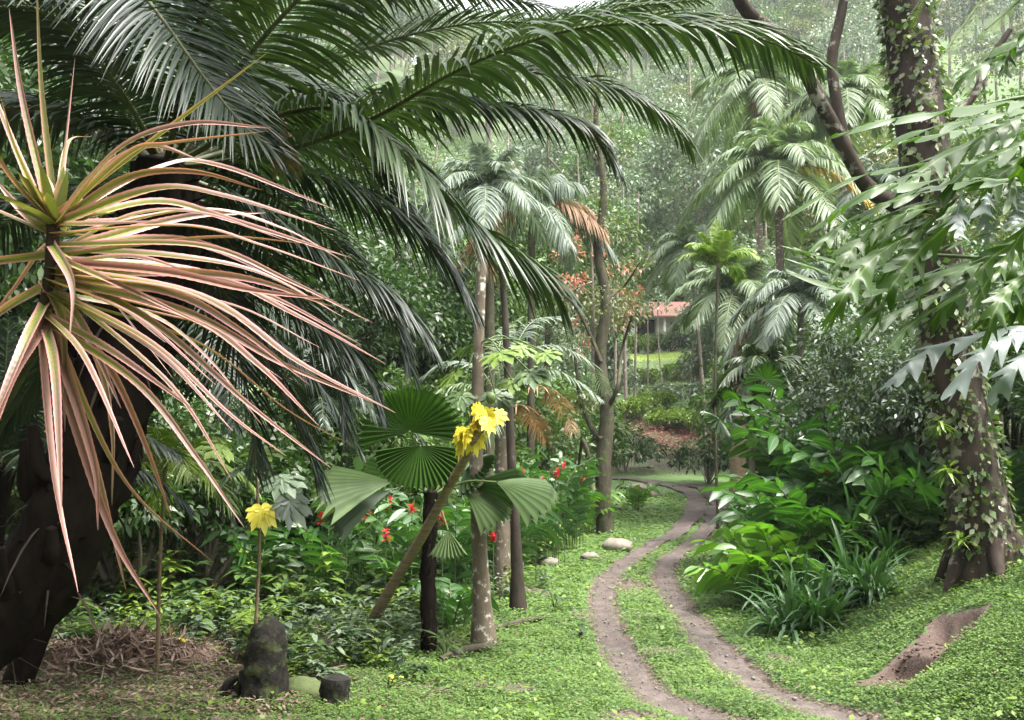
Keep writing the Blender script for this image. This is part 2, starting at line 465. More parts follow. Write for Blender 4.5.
M['fan_lit'] = leaf_mat('lit_fan_leaf', pleat_lines=110, cols=[(.09, .15, .055), (.14, .20, .085)], rough=.42, trans=.28, tcol=(1.4, 1.8, .6), spec=.6)  # brighter copy of the fan leaf, light from above put into the colour
M['ginger'] = leaf_mat('glossy_ginger_leaf', [(.015, .05, .014), (.03, .085, .018), (.065, .14, .03)], .38, .3, (1.4, 1.8, .5), .45, mid=((.09, .16, .05), [(.42, 0), (.48, 1), (.52, 1), (.58, 0)]))
M['ginger_fresh'] = leaf_mat('fresh_ginger_leaf', [(.06, .14, .02), (.10, .20, .03), (.16, .25, .04)], .35, .32, (1.4, 1.8, .5), .6)
M['strap_green'] = leaf_mat('green_strap_leaf', [(.018, .05, .018), (.035, .085, .025), (.06, .12, .035)], .42, .24, (1.4, 1.7, .6), .4)
M['lobed'] = leaf_mat('lobed_glossy_leaf', [(.017, .045, .008), (.034, .072, .012), (.065, .105, .02)], .42, .3, (1.4, 1.7, .4), .3, mid=((.12, .17, .05), [(.44, 0), (.49, 1), (.51, 1), (.56, 0)]))
M['lobed_sheen'] = leaf_mat('sheen_lobed_leaf', [(.08, .11, .09), (.15, .19, .17)], .45, .25, (1, 1.05, .9), .6)  # pale base colour carries the sky sheen on some lobed leaves
M['red'] = leaf_mat('red_bract', [(.42, .02, .03), (.6, .04, .05)], .5, .3, (1.2, .8, .8))
M['orange'] = leaf_mat('orange_red_blossom', [(.34, .12, .07), (.42, .2, .13)], .5, .3, (1.2, .9, .7))
M['yellow'] = leaf_mat('yellow_leaf', [(.50, .42, .03), (.66, .58, .06), (.70, .64, .14)], .45, .35, (1.1, 1.05, .6))
M['old_fibre'] = plain_mat('old_leaf_base_fibre', (.02, .014, .010), (.06, .042, .03), .8)
M['soil'] = plain_mat('dark_soil', (.035, .023, .017), (.09, .06, .046), .9, 12)
M['litter'] = leaf_mat('dry_leaf_litter', [(.05, .03, .022), (.11, .07, .052), (.22, .16, .125)], .75, .1, (1, .9, .8), .25)
M['straw'] = leaf_mat('bleached_dry_leaf', [(.08, .05, .038), (.18, .12, .09), (.34, .26, .21)], .7, .15, (1, .95, .8), .3)
M['cover'] = leaf_mat('creeping_groundcover_leaf', [(.045, .088, .020), (.090, .155, .036), (.145, .205, .062)], .55, .28, (1.4, 1.6, .4), .25, .5)
M['redleaf'] = leaf_mat('reddish_bedding_leaf', [(.12, .05, .05), (.24, .10, .09), (.3, .18, .12)], .5, .25, (1.2, 1, .8))
M['lawn_leaf'] = leaf_mat('lawn_blade', [(.16, .22, .03), (.22, .29, .05)], .5, .25, (1.2, 1.4, .5))
M['stem_green'] = plain_mat('green_stem', (.04, .075, .02), (.09, .12, .04), .5)
M['stem_brown'] = plain_mat('brown_stem', (.10, .07, .04), (.2, .15, .09), .7, 12)
M['stone_dark'] = bark_mat('dark_mossy_stone', (.006, .006, .005), (.03, .027, .022), (.05, .06, .025), .53, 11, 6, .85, (1, 1, 1), 1.0, .12)
M['stone_moss'] = bark_mat('moss_covered_stone', (.05, .07, .025), (.10, .12, .05), (.2, .19, .15), .66, 5, 4, .9, (1, 1, 1), .8)
M['stone_pale'] = bark_mat('pale_stone', (.11, .10, .08), (.23, .21, .175), (.12, .14, .06), .6, 5, 4, .85, (1, 1, 1), .5)
M['stone_brown'] = bark_mat('brown_stone', (.10, .08, .065), (.2, .165, .14), None, .6, 5, 4, .85, (1, 1, 1), .5)

# ground: soil, litter and short green, mixed by where the growth is
def ground_mat():
    m, t, o, N = nodes('soil_and_short_green'); l = t.links.new
    tc = N('TexCoord'); at = N('Attribute', attribute_name='lf'); sx = N('SeparateXYZ'); l(at.outputs['Vector'], sx.inputs[0])
    n1 = N('TexNoise', Scale=22.0, Detail=6.0, Roughness=.7); l(tc.outputs['Object'], n1.inputs['Vector'])
    n2 = N('TexNoise', Scale=1.1, Detail=4.0); l(tc.outputs['Object'], n2.inputs['Vector'])
    g = ramp(N, [(.3, (.03, .06, .015)), (.55, (.065, .12, .03)), (.75, (.10, .16, .045))]); l(n1.outputs[0], g.inputs[0])
    d = ramp(N, [(.3, (.035, .025, .019)), (.55, (.08, .056, .044)), (.75, (.15, .112, .092))]); l(n1.outputs[0], d.inputs[0])
    ad = N('Math', operation='MULTIPLY_ADD'); ad.inputs[1].default_value = .7; l(n2.outputs[0], ad.inputs[0]); l(sx.outputs['X'], ad.inputs[2])
    th = ramp(N, [(.62, (0, 0, 0)), (.86, (1, 1, 1))]); l(ad.outputs[0], th.inputs[0])
    mx = N('MixRGB'); l(th.outputs[0], mx.inputs[0]); l(g.outputs[0], mx.inputs[1]); l(d.outputs[0], mx.inputs[2])
    ml = N('MixRGB'); l(sx.outputs['Y'], ml.inputs[0]); l(mx.outputs[0], ml.inputs[1]); ml.inputs[2].default_value = (.2, .27, .045, 1)
    mc = N('MixRGB'); mc.inputs[2].default_value = (.06, .037, .028, 1); l(sx.outputs['Z'], mc.inputs[0]); l(ml.outputs[0], mc.inputs[1]); ml = mc
    b = N('BsdfPrincipled', Roughness=.9); l(ml.outputs[0], b.inputs['Base Color'])
    bu = N('Bump', Strength=.7, Distance=.03); l(n1.outputs[0], bu.inputs['Height']); l(bu.outputs[0], b.inputs['Normal'])
    l(b.outputs[0], o.inputs['Surface'])
    return m
def path_mat():
    m, t, o, N = nodes('worn_earth_track'); l = t.links.new
    tc = N('TexCoord')
    n1 = N('TexNoise', Scale=4.0, Detail=9.0, Roughness=.75); l(tc.outputs['Object'], n1.inputs['Vector'])
    vo = N('TexVoronoi', Scale=16.0); l(tc.outputs['Object'], vo.inputs['Vector'])
    c = ramp(N, [(.25, (.022, .015, .012)), (.5, (.062, .045, .038)), (.75, (.13, .10, .088))]); l(n1.outputs[0], c.inputs[0])
    v = ramp(N, [(.0, (.22, .18, .16)), (.14, (.13, .10, .085)), (.22, (0, 0, 0))])
    l(vo.outputs[0], v.inputs[0])
    mk = ramp(N, [(.14, (.55, .55, .55)), (.24, (0, 0, 0))]); l(vo.outputs[0], mk.inputs[0])
    mx = N('MixRGB'); l(mk.outputs[0], mx.inputs[0]); l(c.outputs[0], mx.inputs[1]); l(v.outputs[0], mx.inputs[2])
    b = N('BsdfPrincipled', Roughness=.7); l(mx.outputs[0], b.inputs['Base Color'])
    bu = N('Bump', Strength=.8, Distance=.03); l(n1.outputs[0], bu.inputs['Height']); l(bu.outputs[0], b.inputs['Normal'])
    l(b.outputs[0], o.inputs['Surface'])
    return m

# ------------------------------------------------------------------ ground, track
def axis_grid(segs):
    out = []
    for a, b, st in segs:
        out.append(np.arange(a, b, st))
    return np.concatenate(out + [[segs[-1][1]]])
gx = axis_grid([(-290, -60, 10), (-60, -12, 1.5), (-12, 0, .3), (0, 3.2, .11), (3.2, 5.2, .025), (5.2, 10, .2), (10, 16, .5), (16, 60, 2), (60, 290, 10)])
gy = axis_grid([(-60, 0, 5), (0, 7.5, .5), (7.5, 10.6, .028), (10.6, 20, .14), (20, 36, .25), (36, 60, .5), (60, 110, 1.5), (110, 430, 8)])
X, Y = np.meshgrid(gx, gy)
Z = terr(X.ravel(), Y.ravel()).reshape(X.shape)
def dirtmask(x, y):
    d = np.zeros_like(x)
    d = np.maximum(d, .75 * np.exp(-(np.maximum(0, rutdist(x, y) - .14) / .16)**2))
    u, v = step_uv(x, y)
    d = np.where((u > -.2) & (u < ST_LEN + .2) & (np.abs(v) < .33), 1.0, d)
    left = np.clip((-x - .9 + .4 * sn(x, y, 0, .9, 2)) / 1.6, 0, 1) * np.clip((60 - y) / 15, 0, 1)
    d = np.maximum(d, left * (.46 + .14 * np.clip((y - 9.2) / 1.5, 0, 1)))
    d = np.maximum(d, np.clip((y - 43) / 6, 0, 1) * np.clip((62 - y) / 4, 0, 1) * .42)
    d = np.maximum(d, np.clip((y - 62) / 5, 0, 1) * .3)
    d = np.maximum(d, .62 * np.clip((sn(x, y, 0, .75, 6) - .52) * 5, 0, 1) * (y < 45) * (x < 3.2))
    # bare patch between the wheel tracks, bare earth near the merging of the ruts
    d = np.maximum(d, .8 * np.exp(-((x - 1.95) / .45)**2 - ((y - 17.6) / 1.1)**2))
    d = np.maximum(d, .8 * np.exp(-((x - 1.1) / .5)**2 - ((y - 9.15) / .35)**2))
    return d
def lawnmask(x, y):
    return np.clip((y - 81) / 1.0, 0, 1) * np.clip((93 - y) / 1.0, 0, 1) * np.clip((22 - np.abs(x - 14)) / 3, 0, 1)
A = np.zeros((X.size, 3)); A[:, 0] = dirtmask(X.ravel(), Y.ravel()); A[:, 1] = lawnmask(X.ravel(), Y.ravel())
_u, _v = step_uv(X.ravel(), Y.ravel())
A[:, 2] = (.85 + .15 * sn(X.ravel(), Y.ravel(), 0, 5)) * ((_u > -.16) & (_u < ST_LEN + .16) & (np.abs(_v) < .29))
g = Geo()
nx, ny = len(gx), len(gy)
i = np.arange(ny - 1)[:, None] * nx + np.arange(nx - 1)[None]
g.add(np.stack([X, Y, Z], -1), np.stack([i, i + 1, i + nx + 1, i + nx], -1).reshape(-1, 4), 0, A)
tag(g.build('ground', ground_mat()), kind='structure')
PATH = path_mat()
for rt, wd in ((rutL, .185), (rutR, .165)):
    g = Geo()
    p = resample(rt, 420)
    T = nrm(np.gradient(p, axis=0)); Nn = np.stack([-T[:, 1], T[:, 0]], 1)
    cols = np.linspace(-1, 1, 9)
    s = np.arange(420) * .11; q0 = p
    V = []
    for c in cols:
        ww = wd * np.interp(q0[:, 1], [18, 26, 34], [1, 1.25, 1.9]) * (1 + .26 * sn(s, 3 + (c > 0) * 9, 0, .9, 3) + .14 * sn(s, 1 + (c > 0) * 5, 0, 3.1, 6))
        q = p + Nn * (c * ww)[:, None]
        z = terr0(q[:, 0], q[:, 1]) - .022 + np.interp(q[:, 1], [18, 30], [0, .09]) - .018 * (1 - c * c) + .012 * sn(q[:, 0], q[:, 1], 0, 3, 2) - .03 * (abs(c) == 1)
        V.append(np.column_stack([q, z]))
    V = np.stack(V, 1)
    i = np.arange(419)[:, None] * 9 + np.arange(8)[None]
    g.add(V, np.stack([i, i + 1, i + 10, i + 9], -1).reshape(-1, 4))
    tag(g.build('dirt_path', PATH), kind='structure')

# ------------------------------------------------------------------ low growth (nobody could count it)
def scatter(n, x0, x1, y0, y1, power=1.6):
    q = rng.random(n)
    a, b = y0**(1 - power), y1**(1 - power)
    y = (a + q * (b - a))**(1 / (1 - power))
    x = rng.uniform(-1, 1, n) * .56 * y + .02
    k = (x > x0) & (x < x1)
    return x[k], y[k]
def ground_leaves(name, n, keep, size, mat, lift=.02, y0=7.6, y1=40, power=2.2, up=.55, asp=.75, hgt=.03, grow=.012, x0=-20, x1=20):
    x, y = scatter(n, x0, x1, y0, y1, power)
    k = keep(x, y); x, y = x[k], y[k]
    z = terr(x, y) + lift + hgt * rng.random(len(x))**2 * (1.2 + sn(x, y, 0, 1.7, 5))
    N = len(x); a = U(0, 2 * np.pi, N)
    D = np.stack([np.cos(a), np.sin(a), U(-.15, up, N)], 1)
    S = np.stack([-np.sin(a), np.cos(a), U(-.4, .4, N)], 1)
    L = (size + grow * np.maximum(0, y - 10) * .35) * U(.6, 1.3, N)
    g = Geo()
    diamonds(g, np.stack([x, y, z], 1), D, S, L, L * asp, 0, .1)
    o = g.build(name, mat)
    tag(o, kind='stuff')
    return o
def not_bare(x, y):
    d = dirtmask(x, y)
    return (rng.random(len(x)) > d * 1.25) & (rutdist(x, y) > .10 + np.interp(y, [18, 26, 34], [0, .08, .26]) + .05 * sn(x, y, 0, 2.2, 3) + .13 * rng.random(len(x)))
ground_leaves('ground_cover', 430000, lambda x, y: not_bare(x, y), .03, M['cover'], hgt=.05)
ground_leaves('leaf_litter', 90000, lambda x, y: (x < -.2) & (rng.random(len(x)) < .25 + .75 * dirtmask(x, y)) & (y < 16), .06, M['litter'], lift=.008, y1=16, up=.35, asp=.4, hgt=.03)

# patches of finer grass blades and fallen leaves in the green
x, y = scatter(60000, -6, 9, 8.2, 30, 2.0)
k = not_bare(x, y) & (sn(x, y, 0, 1.1, 9) > .05); x, y = x[k], y[k]; n = len(x)
D = rdir(n, 30, 88) if 'rdir' in globals() else nrm(np.stack([U(-.6, .6, n), U(-.6, .6, n), U(.5, 1, n)], 1))
g = Geo(); blades(g, np.stack([x, y, terr(x, y)], 1), D, np.cross(D, np.array([0, 0, 1.0])) + 1e-4, U(.04, .13, n), .007 + y * .0004, U(.1, .9, n), 2, 'strap', .2)
tag(g.build('grass', M['cover']), kind='stuff')
ground_leaves('fallen_leaves', 5200, lambda x, y: (rng.random(len(x)) < .5) & (rutdist(x, y) > .1), .055, M['litter'], lift=.035, y1=30, up=.4, asp=.45, hgt=.03)

ground_leaves('lawn_weeds', 9000, lambda x, y: not_bare(x, y) & (sn(x, y, 0, .8, 13) > .1), .075, M['fresh'], lift=.03, y1=26, up=.9, asp=.6, hgt=.06)

# ------------------------------------------------------------------ plant builders
ZUP = np.array([0, 0, 1.0])
def rdir(n, el0, el1):
    a, e = U(0, 2 * np.pi, n), np.radians(U(el0, el1, n))
    return np.stack([np.cos(a) * np.cos(e), np.sin(a) * np.cos(e), np.sin(e)], 1)
def clump_leaves(g, c, r, per, L, W, m=0, squash=.75, droop=.25):
    """leaves spread over the outside of one uneven clump"""
    d = nrm(rng.normal(size=(per, 3)))
    q = r * (U(.45, 1.0, per)**.6) * (1 + .25 * sn(d[:, 0], d[:, 1], d[:, 2], 1.5, c[0] * 3.1))
    B = np.asarray(c) + d * q[:, None] * np.array([1, 1, squash])
    D = nrm(d * .9 + rng.normal(size=(per, 3)) * .6 + np.array([0, 0, -.15]))
    S = np.cross(D, nrm(ZUP + rng.normal(size=(per, 3)) * .6))
    LL = L * U(.6, 1.3, per)
    diamonds(g, B, D, S, LL, LL * W / L, m, droop)
def tree(name, label, cat, base, H, trunk_r, crown, bark, leafm, L=.25, W=.11, per=260, nclump=34, lean=(0, 0), group=None, limbs=6, crown_at=.62, spread=None, squash=.75, clump_r=None, flower=None, low=.25):
    """crown = (rx, ry, rz) half sizes, centred crown_at*H + ..."""
    base = np.asarray(base, float)
    t = thing(name, label, cat, base, group)
    top = base + np.array([lean[0], lean[1], H])
    mid = base + np.array([lean[0] * .35 + U(-.03, .03) * H, lean[1] * .35 + U(-.03, .03) * H, H * .5])
    pts = resample([base - [0, 0, .25], base + [0, 0, .15 * H] + np.array([U(-.01, .01) * H, 0, 0]), mid, top], 22)
    g = Geo()
    rad = trunk_r * np.interp(np.linspace(0, 1, 22), [0, .05, .5, 1], [1.35, 1.0, .75, .25])
    tube(g, pts, rad, 9, 0, .10, U(0, 9))
    cc = base + np.array([lean[0], lean[1], H * crown_at + crown[2] * .35])
    ends = []
    for k in range(limbs):
        f = U(.45, .95); s = pts[int(f * 21)]
        a = 2 * np.pi * k / limbs + U(-.4, .4)
        e = cc + np.array([math.cos(a) * crown[0], math.sin(a) * crown[1], U(-.5, .6) * crown[2]]) * U(.6, .9)
        m_ = s * .5 + e * .5 + np.array([0, 0, U(-.05, .15) * crown[2]]) + rng.normal(size=3) * .06 * crown[0]
        q = resample([s, m_, e], 12)
        tube(g, q, np.linspace(trunk_r * .42 * (1.15 - f * .5), trunk_r * .09, 12), 6, 0, .1, k)
        ends.append(e)
    g.build('trunk', bark, t)
    g = Geo()
    for k in range(nclump):
        if k < len(ends): c = ends[k]
        else:
            d = nrm(rng.normal(size=3)); d[2] = max(d[2], -low * 2)
            c = cc + d * np.array(crown) * U(.45, 1.0) * (1 + .2 * sn(d[0], d[1], d[2], 2, base[0]))
        clump_leaves(g, c, (clump_r or min(crown) * .42) * U(.6, 1.25), per, L, W, 0, squash)
    g.build('crown', leafm, t)
    if flower:
        g = Geo()
        for k in range(flower[1]):
            d = nrm(rng.normal(size=3)); d[1] = -abs(d[1])
            c = cc + d * np.array(crown) * U(.7, 1.05)
            clump_leaves(g, c, flower[2], flower[3], L * 1.1, W * 1.3, 0, .6)
        g.build('blossom', flower[0], t)
    return t
def palm(name, label, base, crown, n=14, L=2.6, leaflet=.45, W=.035, mats=('palm_pale', 'rachis_pale', 'bark_pale'), trunk_r=.12, group=None, nl=56, sag=.9, els=(-5, 75), az=None, special=None, droop=.6, skirt=0, seg=3, phase=None, cat='palm'):
    base = np.asarray(base, float); crown = np.asarray(crown, float)
    t = thing(name, label, cat, base, group)
    g = Geo()
    mid = base * .5 + crown * .5 + np.array([U(-.1, .1), 0, 0])
    pts = resample([base - [0, 0, .2], mid, crown], 16)
    tube(g, pts, trunk_r * np.interp(np.linspace(0, 1, 16), [0, .1, .85, 1], [1.3, 1, .85, 1.1]), 9, 0, .06, U(0, 5))
    if skirt:
        D = rdir(skirt * 30, -80, -30)
        B = crown + np.stack([D[:, 0] * trunk_r, D[:, 1] * trunk_r, -U(0, skirt * .35, len(D))], 1)
        blades(g, B, D, np.cross(D, ZUP), U(.3, .9, len(D)), .05, .5, 2, 'strap', .2, 1)
    g.build('trunk', [M[mats[2]], M['dry_frond']], t)
    ph = U(0, 6) if phase is None else phase
    for k in range(n):
        a = ph + k * 2.399 + U(-.2, .2)
        if az is not None: a = R(U(*az))
        el = R(np.interp((k + .5) / n, [0, 1], els) + U(-6, 6))
        l = L * U(.85, 1.1)
        h = np.array([math.cos(a), math.sin(a), 0])
        s = np.linspace(0, 1, 7)
        q = crown + h * (l * s * math.cos(el) * (1 - .12 * s))[:, None] + ZUP * (l * s * math.sin(el) - sag * l * s**2 * (.45 + .4 * math.cos(el)))[:, None]
        mt = M[mats[0]]
        if special and k in special: mt = M[special[k]]
        gl = Geo()
        frond(gl, gl, q, nl, leaflet, W, droop, (15, 60), .15, .14, max(.012, L * .006), 0, seg, mr=1)
        gl.build('frond', [mt, M[mats[1]]], t)
    return t
def ginger(name, label, base, n=9, H=1.6, L=.42, W=.10, mat='ginger', spread=.5, group=None, flowers=0, flower_h=.75, cat='ginger plant', leaves=14, fl='red'):
    base = np.asarray(base, float)
    t = thing(name, label, cat, base, group)
    gl, gs = Geo(), Geo()
    for k in range(n):
        a = 2 * np.pi * k / n + U(-.4, .4); h = np.array([math.cos(a), math.sin(a), 0])
        b = base + h * spread * .35 * U(.1, 1)
        hh = H * U(.6, 1.08)
        lean = spread * U(.4, 1.3)
        q = resample([b - [0, 0, .1], b + h * lean * .15 + ZUP * hh * .45, b + h * lean * .55 + ZUP * hh * .85, b + h * lean * 1.15 + ZUP * hh], leaves + 5)
        tube(gs, q, np.linspace(.014, .006, leaves + 5), 5)
        q = q[4:-1]; m_ = len(q)
        T = nrm(np.gradient(q, axis=0)); sd = nrm(np.cross(T, nrm(h + rng.normal(size=3) * .3)))
        sg = np.where(np.arange(m_) % 2 == 0, 1, -1)[:, None]
        D = nrm(sd * sg * .85 + T * .75 + rng.normal(size=(m_, 3)) * .12)
        ll = L * np.interp(np.linspace(0, 1, m_), [0, .3, .8, 1], [.6, 1, 1, .75]) * U(.85, 1.12, m_)
        blades(gl, q, D, T, ll, W * ll / L, U(.25, .6, m_), 5, 'oval', .22)
    gl.build('foliage', M[mat], t); gs.build('stem', M['stem_green'], t)
    for k in range(flowers):
        a = U(0, 6.28); r = spread * U(.1, .9); f = base + np.array([math.cos(a) * r, math.sin(a) * r - .15, H * flower_h * U(.75, 1.15)])
        gf = Geo()
        D = rdir(26, -10, 88)
        B = f + ZUP * U(0, .16, 26)[:, None] + D * .01
        blades(gf, B, D, np.cross(D, ZUP), U(.05, .10, 26), .05, .2, 2, 'oval', .3)
        gf.build('flower_head', M[fl], t)
        gf = Geo(); tube(gf, resample([f * [1, 1, 0] + [0, 0, base[2]], f], 6), .008, 5); gf.build('flower_stalk', M['stem_green'], t)
    return t
def straps(name, label, base, n=80, L=.9, W=.05, mat='strap_green', group=None, r=.25, cat='strap leaf plant', el=(35, 85), dr=(.5, 1.15)):
    base = np.asarray(base, float); t = thing(name, label, cat, base, group)
    g = Geo()
    D = rdir(n, *el)
    B = base + np.stack([D[:, 0] * r * U(.1, 1, n), D[:, 1] * r * U(.1, 1, n), np.zeros(n) - .03], 1)
    blades(g, B, D, np.cross(D, ZUP) + rng.normal(size=(n, 3)) * .1, L * U(.6, 1.15, n), W * U(.8, 1.2, n), U(*dr, n), 8, 'strap', .35)
    g.build('foliage', M[mat], t)
    return t
def shrub(name, label, base, r, H, mat='deep', L=.12, W=.05, n=30, per=170, group=None, cat='shrub', bark='bark_grey', clump=.3):
    base = np.asarray(base, float); t = thing(name, label, cat, base, group)
    g = Geo(); gs = Geo()
    for k in range(n):
        d = nrm(rng.normal(size=3)); d[2] = abs(d[2]) * 1.1 - .12
        c = base + np.array([0, 0, H * .42]) + d * np.array([r, r, H * .5]) * U(.55, .95)
        clump_leaves(g, c, clump * min(r, H) * U(.7, 1.3), per, L, W)
        if k % 3 == 0: tube(gs, resample([base - [0, 0, .1], base * .5 + c * .5 + rng.normal(size=3) * .08 * r, c], 7), np.linspace(.03 * r + .008, .006, 7), 5)
    g.build('foliage', M[mat], t); gs.build('stem', M[bark], t)
    return t
def broadleaf(name, label, base, n=9, L=.4, W=.15, H=.45, mat='mid', group=None, cat='broadleaf plant', el=(35, 80), flower=None):
    """a tuft of stalked oval leaves"""
    base = np.asarray(base, float); t = thing(name, label, cat, base, group)
    g, gs = Geo(), Geo()
    for k in range(n):
        d = rdir(1, *el)[0]; st = H * U(.5, 1.1)
        e = base + d * st
        tube(gs, resample([base - [0, 0, .03], base * .5 + e * .5 + ZUP * .04, e], 5), .006, 4)
        h = nrm(d * [1, 1, 0] + 1e-4)
        D = nrm(h * .9 + ZUP * U(-.1, .6))
        ll = L * U(.65, 1.1)
        blades(g, e, D, np.cross(D, ZUP), ll, W * ll / L, U(.2, .6), 6, 'oval', .2)
    g.build('foliage', M[mat], t); gs.build('stem', M['stem_green'], t)
    if flower:
        gf = Geo(); e = base + ZUP * H * 1.15
        tube(gf, [base, base + ZUP * H * .6, e], .006, 5, 1)
        D = rdir(26, 30, 85); B = e - ZUP * U(0, .16, 26)[:, None]
        diamonds(gf, B, D, np.cross(D, ZUP), .05, .03)
        gf.build('flower_spike', [M[flower], M['stem_green']], t)
    return t

# ------------------------------------------------------------------ hillside wood far behind (reads as one mass)
g = Geo()
for k in range(1000):
    y = U(108, 370) if k < 520 else U(180, 370); x = U(-.62, .62) * y
    b = np.array([x, y, float(terr0(x, y))])
    H = U(10, 19); rr = U(3.5, 6.5)
    mi = int(rng.integers(0, 4))
    tube(g, resample([b, b + [U(-.6, .6), 0, H * .5], b + [U(-1, 1), 0, H * .95]], 6), np.linspace(.28, .1, 6), 5, 4)
    lf = .34 + y * .0016
    for c in range(14):
        d = nrm(rng.normal(size=3)); d[2] = abs(d[2]) - .25
        clump_leaves(g, b + [0, 0, H * .74] + d * np.array([rr, rr, H * .32]) * U(.5, 1), rr * U(.3, .5), 100 if y < 200 else 55, lf, lf * .5, mi, .6)
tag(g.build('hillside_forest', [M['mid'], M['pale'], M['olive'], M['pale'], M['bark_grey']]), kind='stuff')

g = Geo()  # unseen trees added behind and beside the camera to block sky light
for x, y, H, rr in [(-7, -2, 9, 3.6), (-3, -6, 11, 4), (2.5, -8, 11, 4), (8, -5, 10, 4), (-10, 3, 9, 3.6), (-12, 8, 10, 4), (9.5, 1.5, 9, 3.4), (-5.5, 1.5, 9.5, 3.2), (13, 7, 10, 4), (-16, -4, 12, 5), (-7, -14, 13, 5), (7, -14, 13, 5)]:
    b = np.array([x, y, float(terr0(x, y))])
    tube(g, resample([b - [0, 0, .3], b + [.2, 0, H * .5], b + [0, .2, H * .95]], 8), np.linspace(.26, .08, 8), 8, 4)
    for c in range(34):
        d = nrm(rng.normal(size=3))
        clump_leaves(g, b + [0, 0, H * .6] + d * np.array([rr, rr, H * .42]) * U(.4, 1), rr * U(.25, .4), 130, .3, .15, int(rng.integers(0, 2)), .7)
tag(g.build('unseen_shade_trees', [M['mid'], M['deep'], M['olive'], M['fresh'], M['bark_grey']]), kind='stuff')

# ------------------------------------------------------------------ the house on its lawn
hb = on(654, 94)
hb = np.array([hb[0] + .1, 95.0, float(terr0(hb[0], 95)) + .85])
t = thing('farm_house', 'low pale farm house with red tiled roof behind the bright lawn', 'house', hb)
def hp(x, y, z): return hb + np.array([x, y, z])
WHITE = plain_mat('white_wash', (.6, .58, .54), (.72, .7, .66), .8, 2)
TILE = bark_mat('red_roof_tile', (.10, .05, .04), (.17, .09, .075), None, scale=5, stretch=(4, .3, 1), bump=.6)
DARKIN = plain_mat('painted_dark_inside', (.012, .012, .014), (.02, .02, .022), .8)  # near black panel colour stands for the unlit inside of the openings
WOOD = plain_mat('grey_timber', (.12, .10, .085), (.2, .17, .14), .8)
g = Geo(); box(g, hp(2.6, 2.5, .6), (9.0, 5, 4.2)); g.build('wall', WHITE, t)
g = Geo(); box(g, hp(-.75, -.03, 1.2), (1.9, .1, 2.3)); g.build('door', DARKIN, t)
g = Geo(); box(g, hp(2.15, -.03, 1.45), (.9, .1, 1.3)); wn = g.build('window', DARKIN, t)
g = Geo(); box(g, hp(2.15, -.1, .72), (1.2, .2, .1)); g.build('sill', WOOD, wn)
for xx in (-2.4, .9, 3.6, 6.3):
    g = Geo(); box(g, hp(xx, -1.5, .6), (.22, .22, 3.6)); g.build('post', WHITE, t)
g = Geo()
V = np.array([[-3.3, -2.1, 2.35], [7.6, -2.1, 2.35], [7.6, 2.6, 4.3], [-3.3, 2.6, 4.3], [7.6, 5.8, 2.6], [-3.3, 5.8, 2.6]])
V = np.vstack([V, V + [0, 0, .14]]) + hb
g.add(V, [[0, 1, 2, 3], [3, 2, 4, 5], [9, 8, 7, 6], [11, 10, 8, 9], [0, 6, 7, 1], [4, 10, 11, 5], [1, 7, 8, 2], [2, 8, 10, 4], [0, 3, 9, 6], [3, 5, 11, 9]])
g.build('roof', TILE, t, smooth=False)

